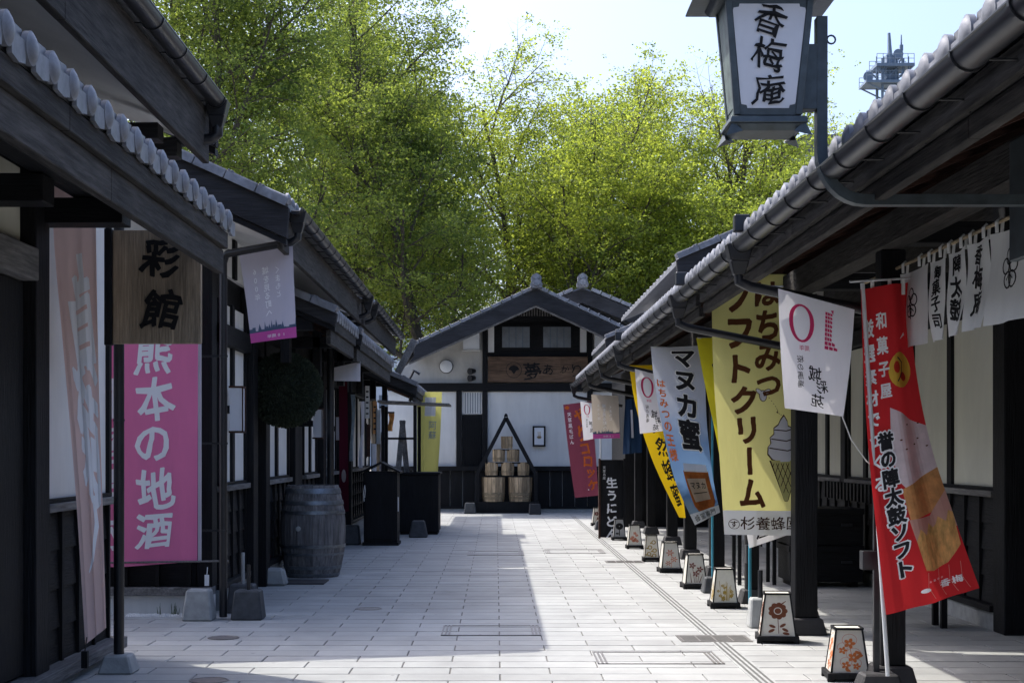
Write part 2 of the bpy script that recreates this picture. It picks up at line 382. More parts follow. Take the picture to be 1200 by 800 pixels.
class Sheet:                                  # hanging cloth: left and right edge polylines + folds
    def __init__(s, L, Rt, Wd, Ht, fold=None, nu=10, nv=24):
        s.L = [Vector(p) for p in L]; s.R = [Vector(p) for p in Rt]; s.Wd = Wd; s.Ht = Ht; s.nu = nu; s.nv = nv; s.fold = fold
        s.g = [[s.raw(i/nu, j/nv) for i in range(nu+1)] for j in range(nv+1)]
    def edge(s, E, v):
        n = len(E)-1; t = min(max(v, 0), 1)*n; i = min(int(t), n-1); t -= i
        a = E[max(i-1, 0)]; b = E[i]; c = E[i+1]; d = E[min(i+2, n)]
        return b+(c-a)*.5*t+(a*2-b*5+c*4-d)*.5*t*t+(b*3-a-c*3+d)*.5*t*t*t if n > 1 else b.lerp(c, t)
    def raw(s, u, v):
        a = s.edge(s.L, v); b = s.edge(s.R, v); p = a.lerp(b, u)
        if s.fold: p = p+Vector((0, s.fold(u, v), 0))
        return p
    def __call__(s, x, y):
        u = min(max(x/s.Wd, 0), 1)*s.nu; v = min(max(y/s.Ht, 0), 1)*s.nv
        i = min(int(u), s.nu-1); j = min(int(v), s.nv-1); u -= i; v -= j
        g = s.g; p = g[j][i].lerp(g[j][i+1], u).lerp(g[j+1][i].lerp(g[j+1][i+1], u), v)
        n = (g[j][i+1]-g[j][i]).cross(g[j+1][i]-g[j][i]).normalized()
        if n.dot(Vector((0, 0, CAMZ))-p) < 0: n = -n
        return p, n
    def cuts(s): return [s.Wd*i/s.nu for i in range(1, s.nu)], [s.Ht*j/s.nv for j in range(1, s.nv)]
    def mesh(s):
        b = MB(); k = s.nu+1
        b.add([p for row in s.g for p in row], [(j*k+i, j*k+i+1, (j+1)*k+i+1, (j+1)*k+i) for j in range(s.nv) for i in range(s.nu)])
        return b
def banner(name, label, cat, m, L, Rt, Wd, Ht, art=None, fold=None, nu=10, nv=24, group=None, extra=None, off=.0016):
    sh = Sheet(L, Rt, Wd, Ht, fold, nu, nv)
    r = thing(name, label, cat, (sh.g[-1][0].x, sh.g[-1][0].y, 0) if extra == 'pole' else tuple(sh.g[0][0]), group)
    put(sh.mesh(), 'cloth', m, r, smooth=True)
    if art: gu, gv = sh.cuts(); lay_art(art, r, sh, gu, gv, off)
    return r, sh
# ================================================================ SETTING
g = put(MB().box(-900, 900, -60, 1500, -1.0, -.03), 'ground', 'earth', kind='structure')
bed = MB().box(-4.6, 5.4, -2.5, 19.45, -.028, -.007)
pav = put(bed, 'pavement', 'joint', kind='structure')
PW, PD = .70, .156
pv = MB().box(-PW/2+.0045, PW/2-.0045, (-PD/2+.0045)*ST, (PD/2-.0045)*ST, -.02, 0).mesh('paver', bevel=.003); pv.materials.append(M['paver'])
rest = MB(); npv = 0
row = 0; y = -2.4
rp = random.Random(3)
while y < 19.4:
    off = (PW/2 if row % 2 else 0)+.03
    k = -7
    while k*PW+off < 5.4:
        cx = k*PW+off; k += 1
        if cx < -4.2: continue
        dz = rp.uniform(-.0012, .0012)
        px = 581+cx/max(y, .1)*F
        if y > 5.05 and -60 < px < 1260 and npv < 300 and cx < 4.6:
            o = bpy.data.objects.new('paver', pv); S.collection.objects.link(o); o.parent = pav; o.location = (cx, y*ST, dz); npv += 1
        else:
            rest.box(cx-PW/2+.0045, cx+PW/2-.0045, y-PD/2+.0045, y+PD/2-.0045, -.02, dz)
    y += PD; row += 1
put(rest, 'distant_paver', 'paver', pav, kind='stuff')
# drainage line set in the paving
dr = MB().box(1.735, 1.875, 2, 17.9, -.015, .003); put(dr, 'drain_channel', 'conc', pav)
db = MB()
for i in range(3): db.box(1.755+i*.04, 1.773+i*.04, 2, 17.9, 0, .0045)
put(db, 'drain_slot', 'drainhole', pav)
def grate(x0, x1, y0, y1, n):
    r = put(MB().box(x0, x1, y0, y1, .001, .006), 'drain_grate', 'drain', pav)
    b = MB()
    for i in range(n):
        for j in range(5):
            xx = x0+.02+(x1-x0-.04)*i/n; b.box(xx+.01, xx+(x1-x0-.04)/n-.008, y0+.02+(y1-y0-.03)*j/5, y0+.012+(y1-y0-.03)*(j+.75)/5, .002, .0075)
    put(b, 'slot', 'drainhole', r)
grate(1.50, 2.08, 6.20, 6.42, 4); grate(1.52, 2.05, 10.55, 10.75, 4)
def cover_frame(x0, x1, y0, y1):
    b = MB(); t = .012
    for a in ((x0, x1, y0, y0+t), (x0, x1, y1-t, y1), (x0, x0+t, y0, y1), (x1-t, x1, y0, y1), (x0+.03, x0+.045, y0, y1), (x0+.06, x0+.075, y0, y1), (x1-.045, x1-.03, y0, y1), (x1-.075, x1-.06, y0, y1)):
        b.box(*a, .0015, .0055)
    put(b, 'access_cover_frame', 'drain', pav)
cover_frame(.74, 1.66, 5.56, 5.90); cover_frame(-.46, .38, 6.42, 6.78); cover_frame(-.42, .42, 11.3, 11.75)
cover_frame(.75, 1.65, 11.5, 11.95)
for px_, py_ in ((245, 797), (432, 713), (262, 747)):
    Y_ = 1395/(py_-527); put(MB().lathe([(.13, 0), (.13, .005), (.12, .006), (.118, .003), (.001, .0035)], ((px_-581)/F*Y_, Y_, 0), 28), 'round_cover', 'drain', pav, rig=Y_)

# ================================================================ BUILDING PARTS
def tile_mesh(side, pitch):
    b = MB(); d = -side
    prof = [(.004, .016*d), (.030, .0135*d), (.050, .005*d), (.057, -.002*d), (.0645, -.003*d), (.0645, -.026*d), (.044, -.028*d)]
    b.lathe(prof, (0, 0, 0), 18, 'x')
    sl = .42
    b.tube([(-.02*d, 0, -.004), (-.26*d, 0, .24*sl)], .043, 12)
    # the hanging lip between two caps and the pan behind it
    w0, w1 = .050, pitch-.050
    b.prism([(w0, .012), (w1, .012), (w1-.006, -.072), (pitch*.5, -.085), (w0+.004, -.072)], -.006*d, -.026*d, 'x')
    b.prism([(w0-.02, .05), (w0+.004, -.0), (w1-.004, -.0), (w1+.02, .05), (w1+.02, .062), (w0-.02, .062)], -.028*d, -.22*d, 'x')
    me = b.mesh('eave_tile', smooth=True); me.materials.append(M['tile']); return me
TM = {}
def eave(parent, side, xe, ze, y0, y1, slope, xin, pitch=.14, tiles=True, fas=(.02, .24), fx=.09, under='fascia', fmat='fascia', rafters=True, fasc_end=None, soffmat=None, soffdrop=.10):
    X = lambda a: side*a
    zi = ze+slope*(xin-xe)
    put(MB().prism([(X(xe+.05), ze-.055), (X(xin), zi-.075), (X(xin), zi-.005), (X(xe+.05), ze-.02)], y0, y1), 'roof_deck', 'tile', parent)
    n = int((y1-y0)/pitch)
    key = (side, pitch)
    if key not in TM: TM[key] = tile_mesh(side, pitch*ST)
    t = MB()
    for i in range(n):
        yy = y0+pitch*(i+.5)
        if tiles: inst(TM[key], 'eave_tile', parent, (X(xe), yy, ze), rot=(random.uniform(-.03, .03), 0, random.uniform(-.02, .02)))
        k = 6; v = []
        for a, zz in ((xe+.2, ze+slope*.2), (xin, zi)):
            for j in range(k+1):
                th = math.pi*j/k; v.append((X(a), yy+.045*math.cos(th), zz+.002+.05*math.sin(th)))
        t.add(v, [(j, j+1, k+1+j+1, k+1+j) for j in range(k)])
        nn = 5
        for q in range(1, nn):
            a = xe+.2+(xin-xe-.2)*q/nn; zz = ze+slope*(a-xe)
            t.box(min(X(a), X(a+.02)), max(X(a), X(a+.02)), yy-.07, yy+.07, zz-.01, zz+.018)
    put(t, 'roof_tile_courses', 'tile', parent, kind='stuff')
    a, b = fas
    nf = max(1, round((y1-y0)/1.9)); lf = (y1-y0-.06)/nf
    for i in range(nf):
        ya, yb = y0+.03+lf*i, y0+.03+lf*(i+1)-.003; e_ = random.uniform(0, .004)
        put(MB().box(*sorted((X(xe+fx-.03-e_), X(xe+fx+.02))), ya, yb, ze-.07-.11, ze-.075), 'fascia_board', fmat, parent, bevel=.004)
        put(MB().box(*sorted((X(xe+fx-e_), X(xe+fx+.05))), ya+(.4 if i else 0), yb+(.4 if i < nf-1 else 0), ze-b, ze-.185), 'fascia_board', fmat, parent, bevel=.004)
    # sloping soffit under the rafters
    s0 = ze-soffdrop; s1 = s0+slope*(xin-xe-fx-.05)
    put(MB().prism([(X(xe+fx+.052), s0), (X(xin), s1), (X(xin), s1+.02), (X(xe+fx+.052), s0+.02)], y0+.05, y1-.03), 'soffit', soffmat or 'fascia', parent)
    if rafters:
        m = int((y1-y0-.2)/.30)
        rm = MB().prism([(X(0), -.0), (X(xin-xe-fx-.06), slope*(xin-xe-fx-.06)), (X(xin-xe-fx-.06), slope*(xin-xe-fx-.06)-.055), (X(0), -.055)], -.02, .02).mesh('rafter'); rm.materials.append(M['rafter'])
        for i in range(m+1):
            inst(rm, 'rafter', parent, (X(xe+fx+.054), y0+.12+i*.30, s0-.003))
def gutter(parent, x, z, y0, y1, r=.062, step=.29, inx=.12, rods=True):
    b = MB(); n = 12; po = []; pi_ = []
    for i in range(n+1):
        t = math.pi+math.pi*i/n; po.append((x+r*math.cos(t), z+r*math.sin(t))); pi_.append((x+(r-.004)*math.cos(t), z+(r-.004)*math.sin(t)))
    b.prism(po+pi_[::-1], y0, y1)
    b.tube([(x-r, y0, z), (x-r, y1, z)], .006, 6); b.tube([(x+r, y0, z), (x+r, y1, z)], .006, 6)
    g_ = put(b, 'gutter', 'metal', parent, smooth=True)
    s = MB(); ro = []; ri = []
    for i in range(n+1):
        t = math.pi+math.pi*i/n; ro.append(((r+.007)*math.cos(t), (r+.007)*math.sin(t))); ri.append(((r+.001)*math.cos(t), (r+.001)*math.sin(t)))
    s.prism(ro+ri[::-1], -.009, .009)
    if rods: 
        sg = 1 if x > 0 else -1
        s.tube([(sg*r*.8, 0, -r*.4), (sg*(r+inx), 0, -r*.4), (sg*(r+inx), 0, -r*.4-.05)], .005, 6)
    sm = s.mesh('gutter_bracket'); sm.materials.append(M['pipe'])
    yy = y0+.1
    while yy < y1: inst(sm, 'gutter_bracket', g_, (x, yy, z)); yy += step
    return g_
def collector(parent, x, y, z, to, r=.03, down=None, inw=None):
    """hopper under the gutter and the pipe back to the post"""
    b = MB().taper(x, y, z-.06, z+.05, .12, .11, .17, .13).taper(x, y, z-.15, z-.06, .07, .07, .12, .11)
    h = put(b, 'rainwater_hopper', 'pipe', parent, bevel=.006, rig=y)
    pts = [(x, y, z-.13), (x, y, z-.19), (x+(to[0]-x)*.08, y, z-.225), to]
    if down is not None: pts += [(to[0]+(to[0]-x)*.04, to[1], to[2]-.05), (to[0]+(to[0]-x)*.04, to[1], down)]
    put(MB().tube(pts, r, 12), 'downpipe', 'pipe', parent, smooth=True, rig=y)
CLAP = {}
def clapboards(parent, x, side, y0, y1, z0, z1, rows, bat=.22, parts=True, m='blacky'):
    """lapped boards and battens on a wall along Y, facing the street"""
    d = -side; h = (z1-z0)/rows; nb = max(1, round((y1-y0)/bat)); wd = (y1-y0)/nb
    key = (side, round(h, 3), round(wd, 3))
    prof = lambda zz: [(0, 0), (d*.028, 0), (d*.010, h+.012), (0, h+.012)]
    if parts:
        me = MB().prism(prof(0), -wd/2*ST, wd/2*ST).mesh('clapboard'); me.materials.append(M[m])
        for i in range(nb):
            for k in range(rows): inst(me, 'clapboard', parent, (x, y0+wd*(i+.5), z0+k*h))
    else:
        b = MB()
        for k in range(rows): b.prism([(x+p[0], z0+k*h+p[1]) for p in prof(0)], y0, y1)
        put(b, 'clapboard', m, parent)
    bt = MB().box(min(0, d*.045), max(0, d*.045), -.02, .02, 0, z1-z0).mesh('batten'); bt.materials.append(M['black'])
    for i in range(nb+1): inst(bt, 'batten', parent, (x, y0+wd*i, z0))
def panel_bay(parent, x, side, y0, y1, ztop=2.55, nsub=1, pm='plaster', lower=True, parts=True, z0=1.2, sill='greywood', plinth=.2):
    d = -side; w_ = (y1-y0)/nsub
    bx = lambda a, b_: (min(x+d*a, x+d*b_), max(x+d*a, x+d*b_))
    for i in range(nsub):
        a, b = y0+w_*i, y0+w_*(i+1)
        put(MB().box(*bx(0, .02), a+.035, b-.035, z0+.03, ztop), 'wall_panel', pm, parent)
        put(MB().box(*bx(0, .05), a, a+.034, z0, ztop+.02), 'stud', 'black', parent)
        put(MB().box(*bx(0, .05), b-.034, b-.001, z0, ztop+.02), 'stud', 'black', parent)
    put(MB().box(*bx(0, .09), y0, y1, z0-.055, z0), 'sill', sill, parent, bevel=.004)
    put(MB().box(*bx(0, .052), y0, y1, z0+.002, z0+.03), 'rail', 'blacky', parent)
    if lower: clapboards(parent, x, side, y0+.02, y1-.02, plinth+.06, z0-.057, 4, parts=parts)
    put(MB().box(*bx(0, .10), y0, y1, plinth, plinth+.055), 'base_rail', 'blacky', parent, bevel=.004)
    put(MB().box(*bx(0, .06), y0, y1, -.02, plinth-.002), 'plinth', 'conc', parent)
def verge(parent, side, xe, ze, xr, slope, y, bh=.28, tiles=True, up=.0, tl=.3):
    """front slope of a gable: barge board, under-trim and the verge tiles on top"""
    X = lambda a: side*a; zr = ze+slope*(xr-xe)
    put(MB().prism([(X(xe), ze-.03), (X(xr), zr-.03), (X(xr), zr-bh), (X(xe+.02), ze-bh)], y, y+.05), 'barge_board', 'fasciax', parent, bevel=.004)
    put(MB().prism([(X(xe+.03), ze-bh-.002), (X(xr), zr-bh-.002), (X(xr), zr-bh-.05), (X(xe+.03), ze-bh-.05)], y+.02, y+.08), 'barge_trim', 'blackx', parent)
    L_ = math.hypot(xr-xe, zr-ze); n = max(1, int(L_/tl)); th = math.atan(slope)
    b = MB().box(0, tl*.97, -.09, .13, -.035, .022); b.box(tl*.80, tl*.86, -.094, .13, .022, .034); b.box(tl*.90, tl*.96, -.094, .13, .022, .034)
    b.box(0, tl*.97, -.096, -.091, -.06, .015)
    me = b.mesh('verge_tile', bevel=.004); me.materials.append(M['tile'])
    if tiles:
        for i in range(n):
            c = i*tl; px_ = xe+c*math.cos(th); pz = ze+c*math.sin(th)+.03
            inst(me, 'verge_tile', parent, (X(px_), y+.02, pz), rot=(0, -th if side > 0 else -(math.pi-th), 0), scale=(1, 1, 1 if side > 0 else -1))
def roof_side(parent, side, xe, ze, xr, slope, y0, y1, th=.07):
    X = lambda a: side*a; zr = ze+slope*(xr-xe)
    b = MB().prism([(X(xe+.03), ze-.05), (X(xr), zr-.05), (X(xr), zr+.02), (X(xe+.03), ze+.02)], y0, y1)
    t = MB(); n = int((y1-y0)/.25)
    for i in range(n+1):
        yy = y0+.06+(y1-y0-.12)*i/n; v = []
        for a, zz in ((xe+.05, ze+.02), (xr, zr+.02)):
            for j in range(5):
                q = math.pi*j/4; v.append((X(a), yy+.05*math.cos(q), zz+.045*math.sin(q)))
        t.add(v, [(j, j+1, 5+j+1, 5+j) for j in range(4)])
    put(b, 'roof', 'tile', parent); put(t, 'roof_tile_courses', 'tile', parent, kind='stuff')

# ================================================================ LEFT SHOP, NEAREST
b1 = thing('shop_building', 'nearest shop on the left with big grey eave tiles, cream wall and doorway', 'building', (-3.4, 3, 0), rigid=False)
put(MB().box(-8, -2.97, -2, 5.80, 0, 3.62), 'wall', 'black', b1)
put(MB().prism([(-8, 3.62), (-3.0, 3.62), (-3.0, 4.08), (-6.0, 5.4), (-8, 4.6)], -2, 5.5), 'upper_wall', 'plaster', b1)
panel_bay(b1, -2.95, -1, 4.93, 5.80, ztop=3.3, pm='plaster', plinth=.05, nsub=1)
put(MB().box(-3.0, -2.86, 4.78, 4.925, .14, 3.4), 'corner_post', 'black', b1, bevel=.006)
put(MB().box(-3.0, -2.84, -1, 4.775, 2.60, 2.80), 'lintel', 'greywood', b1, bevel=.006)
put(MB().box(-2.968, -2.955, -1, 4.77, 2.81, 3.3), 'wall_panel', 'creamplaster', b1)
for k in range(14): put(MB().box(-2.967, -2.93, 4.77-.28*(k+1)+.006, 4.77-.28*k-.006, .16, 2.59), 'door_board', 'black', b1, bevel=.004)
put(MB().box(-3.0, -2.80, -1, 5.84, .055, .14), 'base_ledge', 'greywood', b1, bevel=.005)
put(MB().box(-3.0, -2.86, -1, 5.82, -.02, .053), 'foundation_kerb', 'conc', b1)
eave(b1, -1, 1.72, 3.04, -.6, 5.05, .42, 3.0, pitch=.141, fas=(.02, .34), fx=.06)
put(MB().box(-2.70, -2.56, -.6, 5.02, 3.16, 3.30), 'eave_beam', 'blacky', b1, bevel=.005)
for yy in (2.9, 3.7, 4.5, 4.93): put(MB().box(-3.0, -2.62 if yy < 4.9 else -2.37, yy-.06, yy+.06, 2.99, 3.15), 'tie_beam', 'blackx', b1, bevel=.005)
# upper storey
roof_side(b1, -1, 2.03, 4.12, 6.5, .45, -2, 5.75)
n_ = int(7/.141)
TM[(-1, .2)] = tile_mesh(-1, .141*ST)
for i in range(n_): inst(TM[(-1, .2)], 'eave_tile', b1, (-2.08, 5.65-.141*i, 4.165))
gutter(b1, -2.03, 4.10, -1, 5.68, r=.066, step=.34)
for i in range(4): put(MB().box(-2.17-.002*(i % 2), -2.12, 5.68-1.9*(i+1)+.003, 5.68-1.9*i, 3.665, 4.06), 'fascia_board', 'fascia', b1, bevel=.005)
put(MB().prism([(-2.175, 3.79), (-3.05, 4.1), (-3.05, 4.12), (-2.175, 3.81)], -2, 5.64), 'plaster_soffit', 'plaster', b1)
verge(b1, -1, 2.06, 4.09, 6.4, .45, 5.70, bh=.29, tiles=False)
for yy in (5.25, 5.56): put(MB().box(-3.0, -2.29, yy-.045, yy+.045, 3.66, 3.77), 'purlin_end', 'fasciax', b1, bevel=.005)
collector(b1, -2.03, 5.60, 4.04, (-2.5, 5.60, 3.78), r=.042)

tb = thing('awning_pole', 'slim round black pole on a pale stone block beside the cream banner', 'pole', (-2.63, 5.36, 0))
put(MB().taper(-2.63, 5.36, 0, .13, .25, .24, .17, .17), 'stone_block', 'conc', tb, bevel=.014)
put(MB().tube([(-2.63, 5.36, .12), (-2.63, 5.36, 3.15)], .037, 14), 'shaft', 'pipe', tb, smooth=True)
put(MB().tube([(-2.63, 5.36, 1.75), (-2.63, 5.36, 1.765)], .041, 14), 'joint_ring', 'metal', tb)

# wooden hanging sign
sg = thing('hanging_sign', 'bare cedar shop sign reading 彩館 hung under the near left eave', 'sign', (-2.31, 5.22, 2.27))
put(MB().box(-2.60, -2.00, 5.20, 5.245, 2.27, 3.04), 'board', 'signwood', sg, bevel=.006)
put(MB().box(-2.655, -2.605, 5.19, 5.25, 2.26, 3.05), 'side_frame', 'black', sg, bevel=.004)
ar = Art(); ar.text('彩', .33, .16, .27, 'ink', bold=.03, brush=.16); ar.text('館', .33, .50, .27, 'ink', bold=.03, brush=.16)
ar.items = [(l, m, v, f) for l, m, v, f in ar.items]
lay_art(ar, sg, Flat((-2.60, 5.20, 3.0), (1, 0, 0), (0, 0, -1), .6, .73, (0, -1, 0)), [], [], off=.004)

# ================================================================ LEFT SHOP, SECOND (long, two roofs)
b2 = thing('shop_building', 'long black and white shop on the left behind the cask and magenta banner', 'building', (-3.2, 7.4, 0), rigid=False)
XW = -2.72
put(MB().box(-8, XW-.02, 7.36, 16.4, 0, 3.3), 'wall', 'black', b2)
put(MB().prism([(-8, 3.3), (-2.70, 3.3), (-2.70, 3.95), (-6.0, 5.45), (-8, 4.7)], 7.33, 14.4), 'upper_wall', 'plaster', b2)
# gable front facing the viewer
put(MB().box(-7, -2.84, 7.30, 7.34, 1.25, 3.6), 'front_plaster', 'plaster', b2)
put(MB().box(-7, -2.84, 7.28, 7.345, .26, 1.16), 'front_boarding', 'blackx', b2)
for k in range(12): put(MB().box(-2.9-.3*k-.02, -2.9-.3*k+.02, 7.255, 7.28, .26, 1.16), 'batten', 'black', b2)
put(MB().box(-7, -2.84, 7.24, 7.345, 1.162, 1.24), 'sill', 'greywood', b2, bevel=.004)
put(MB().box(-7, -2.68, 7.22, 7.345, .18, .255), 'base_rail', 'greywood', b2, bevel=.004)
put(MB().box(-7, -2.68, 7.25, 7.345, -.02, .178), 'foundation', 'plaster', b2)
put(MB().box(-2.835, -2.685, 7.27, 7.40, .2, 3.9), 'corner_post', 'black', b2, bevel=.006)
put(MB().box(-6.9, -2.84, 7.28, 7.338, 2.75, 2.9), 'beam', 'blackx', b2)
# street side bays
panel_bay(b2, XW, -1, 7.41, 8.25, nsub=2, ztop=3.0)
for yy in (8.30, 8.75): put(MB().box(XW-.02, XW+.12, yy-.05, yy+.10, .0, 3.25), 'post', 'black', b2, bevel=.006)
put(MB().box(XW-.01, XW+.03, 8.40, 8.70, 0, 3.2), 'doorway_shade_sheet', 'ink', b2)  # open doorways on this side are flat sheets, their shade put in as black
panel_bay(b2, XW, -1, 8.87, 9.95, nsub=2)
put(MB().box(XW-.02, XW+.12, 9.97, 10.12, 0, 3.25), 'post', 'black', b2, bevel=.006)
put(MB().box(XW-.01, XW+.03, 10.13, 10.68, 0, 3.2), 'doorway_shade_sheet', 'ink', b2)
panel_bay(b2, XW, -1, 10.70, 11.5, nsub=2)
put(MB().box(XW-.02, XW+.14, 11.52, 11.68, 0, 3.25), 'post', 'black', b2, bevel=.006)
panel_bay(b2, XW, -1, 11.7, 12.9, nsub=3, parts=False)
for yy in (12.92, 13.7): put(MB().box(XW-.02, XW+.14, yy, yy+.14, 0, 3.25), 'post', 'black', b2, bevel=.006)
put(MB().box(XW-.01, XW+.03, 13.07, 13.69, 0, 3.2), 'doorway_shade_sheet', 'ink', b2)
panel_bay(b2, XW, -1, 13.85, 16.3, nsub=5, parts=False)
put(MB().box(XW-.01, XW+.10, 7.41, 16.3, 2.58, 2.78), 'lintel', 'blacky', b2, bevel=.006)
# projecting sliding-door boxes and posts carrying the low eaves
for yy in (8.42, 9.9, 11.4, 13.0, 14.4, 15.9):
    put(MB().box(-2.35, -2.25, yy-.05, yy+.05, 2.5, 3.1), 'eave_post', 'black', b2, bevel=.005)
    put(MB().box(-2.72, -2.0, yy-.05, yy+.05, 2.86, 3.0), 'tie_beam', 'blackx', b2, bevel=.005)
eave(b2, -1, 1.75, 3.05, 8.38, 9.80, .42, 2.74, pitch=.14, fas=(.02, .34), fx=.06)
verge(b2, -1, 1.72, 3.06, 2.74, .42, 8.33, bh=.17)
eave(b2, -1, 1.75, 3.05, 9.95, 13.2, .42, 2.74, pitch=.14, fas=(.02, .34), fx=.06)
verge(b2, -1, 1.72, 3.06, 2.74, .42, 9.90, bh=.17)
eave(b2, -1, 1.45, 2.72, 13.95, 18.6, .42, 2.74, pitch=.14, fas=(.02, .26), fx=.06)  # far end lengthened past the wall for its shadow on the paving
verge(b2, -1, 1.42, 2.73, 2.74, .42, 13.9, bh=.2)
put(MB().beam(W(466, 437, 13.6), W(486, 398, 13.6), .12, .05, up=(0, 1, 0)), 'slanted_board', 'greywood', b2, bevel=.004)
put(MB().tube([W(482, 398, 13.7), W(484, 416, 13.7), W(476, 426, 13.7), W(470, 430, 13.7)], .03, 8), 'downpipe', 'pipe', b2, smooth=True)
put(MB().tube([W(492, 438, 14.2), W(485, 434, 14.2), W(480, 444, 14.2), W(489, 450, 14.2), W(484, 462, 14.2), W(480, 470, 14.2)], .03, 8), 'downpipe', 'pipe', b2, smooth=True)
for y0, y1 in ((6.78, 10.86), (10.97, 14.6)):
    roof_side(b2, -1, 1.80, 3.72, 6.3, .45, y0, y1)
    for i in range(int((y1-y0-.1)/.141)): inst(TM[(-1, .2)], 'eave_tile', b2, (-1.84, y0+.06+.141*i, 3.77))
    gutter(b2, -1.78, 3.70, y0+.02, y1-.02, r=.062, step=.27)
    put(MB().box(-1.95, -1.90, y0+.07, y1-.02, 3.34, 3.66), 'fascia_board', 'fascia', b2, bevel=.005)
    put(MB().prism([(-1.955, 3.46), (-2.72, 3.72), (-2.72, 3.74), (-1.955, 3.48)], y0+.1, y1-.03), 'plaster_soffit', 'plaster', b2)
verge(b2, -1, 1.82, 3.71, 6.3, .45, 6.75, bh=.30)
collector(b2, -1.78, 6.9, 3.64, (-2.46, 7.16, 3.345), r=.036)
put(MB().tube([(-2.43, 7.16, 3.36), (-2.48, 7.18, 3.33), (-2.50, 7.18, 3.26), (-2.50, 7.18, .02)], .036, 12), 'downpipe', 'pipe', b2, smooth=True, rig=6.9)
for z_ in (2.4, 1.6, .8): put(MB().tube([(-2.50, 7.18, z_), (-2.50, 7.18, z_+.02)], .042, 12).box(-2.70, -2.50, 7.19, 7.20, z_, z_+.02), 'pipe_clip', 'metal', b2, rig=6.9)
collector(b2, -1.78, 10.7, 3.64, (-2.5, 10.7, 3.30), r=.036)
collector(b2, -1.78, 11.2, 3.64, (-2.5, 11.2, 3.30), r=.036)
for yy in (7.9, 9.4, 11, 12.5): put(MB().box(-2.7, -2.67, yy-.04, yy+.04, 3.3, 3.7), 'upper_stud', 'black', b2)

# ================================================================ RIGHT SHOP ROW
b3 = thing('shop_building', 'long arcaded shop row on the right with tiled eave and dark posts', 'building', (4.4, 8, 0), rigid=False)
XR = 4.33
put(MB().box(XR+.02, 9, 6.57, 15.4, 0, 3.95), 'wall', 'black', b3)
put(MB().box(5.4, 9, -2, 6.56, 0, 3.95), 'recess_wall', 'black', b3)
put(MB().box(4.25, 4.47, 6.42, 6.565, 0, 3.9), 'corner_post', 'black', b3, bevel=.008)
put(MB().box(4.48, 5.4, 6.50, 6.565, 1.25, 3.4), 'end_panel', 'creamplaster', b3)
put(MB().box(4.48, 5.4, 6.48, 6.565, .22, 1.2), 'end_boarding', 'black', b3)
put(MB().box(4.46, 5.4, 6.44, 6.565, -.02, .18), 'foundation', 'conc', b3)
put(MB().box(4.48, 5.4, 6.2, 6.47, .62, .70), 'bench_shelf', 'greywood', b3, bevel=.004)
ycur = 6.58
for i, (wd_, ns) in enumerate(((1.35, 2), (1.3, 2), (1.4, 3), (1.3, 2), (1.4, 3), (1.6, 3))):
    if i == 1:
        put(MB().box(XR-.01, XR+.05, ycur, ycur+.42, .22, 2.6), 'doorway_shade_sheet', 'ink', b3)  # flat black sheet painted in for the shade of the opening
        panel_bay(b3, XR, 1, ycur+.43, ycur+wd_, ztop=2.75, nsub=2, pm='creamplaster', plinth=.16)
    else:
        panel_bay(b3, XR, 1, ycur, ycur+wd_, ztop=2.75, nsub=ns, pm='creamplaster', parts=(i < 3), plinth=.16)
    ycur += wd_
    put(MB().box(XR-.08, XR+.04, ycur, ycur+.12, 0, 3.3), 'post', 'black', b3, bevel=.006); ycur += .125
put(MB().box(XR-.10, XR+.01, 6.57, 15.3, 2.77, 2.95), 'lintel', 'blacky', b3, bevel=.006)
put(MB().box(XR-.02, XR+.01, 6.57, 15.3, 2.96, 3.8), 'frieze_board', 'fascia', b3)
# open rail and slats in the recess behind the yellow banner
sl = MB()
for i in range(16): put(MB().box(4.20, 4.24, 8.45+i*.09, 8.49+i*.09, .95, 1.16), 'slat', 'blackx', b3)
eave(b3, 1, 1.60, 2.97, .4, 6.50, .42, 4.33, pitch=.127, fas=(.02, .27), fx=.15, under='fascia')
eave(b3, 1, 1.60, 2.965, 6.58, 9.80, .42, 4.33, pitch=.127, fas=(.02, .27), fx=.15)
eave(b3, 1, 1.60, 2.965, 9.86, 15.4, .42, 4.33, pitch=.127, fas=(.02, .27), fx=.15)
gutter(b3, 1.56, 2.86, .4, 4.86); gutter(b3, 1.56, 2.855, 5.0, 6.5); gutter(b3, 1.56, 2.85, 6.6, 9.68); gutter(b3, 1.56, 2.85, 9.8, 15.4, rods=False)
for yy in (4.93, 6.56, 9.74, 11.25, 12.8, 15.3): collector(b3, 1.56, yy, 2.82, (2.52, yy, 2.42), r=.034)
for yy in (4.94, 6.54, 9.83): put(MB().box(1.53, 1.63, yy-.02, yy+.02, 2.95, 3.06), 'ridge_end_block', 'metal', b3, bevel=.006)
def pillar(x, y, w_, label=None, foot=True):
    r = put(MB().box(x-w_/2, x+w_/2, y-w_/2, y+w_/2, .14, 2.86), 'post', 'black', b3, bevel=.008, rig=y)
    put(MB().taper(x, y, 0, .14, w_+.14, w_+.14, w_+.07, w_+.07), 'footing', 'blackconc', r, bevel=.012, rig=y)
    return r
for x, y, w_ in ((2.60, 5.06, .16), (2.61, 6.50, .19), (2.60, 7.80, .13), (2.69, 9.35, .17), (2.77, 10.95, .17), (2.89, 12.60, .17), (2.87, 14.2, .15), (2.84, 15.3, .15), (2.6, 3.45, .16), (2.6, 1.9, .16)):
    pillar(x, y, w_)
put(MB().box(2.50, 2.66, .4, 15.35, 2.86, 3.06), 'eave_beam', 'fascia', b3, bevel=.006)
for yy in (1.9, 3.45, 5.06, 6.5, 7.8, 9.35, 10.95, 12.6, 14.2): put(MB().box(2.67, 4.3, yy-.05, yy+.05, 2.9, 3.04), 'tie_beam', 'blackx', b3, bevel=.005)
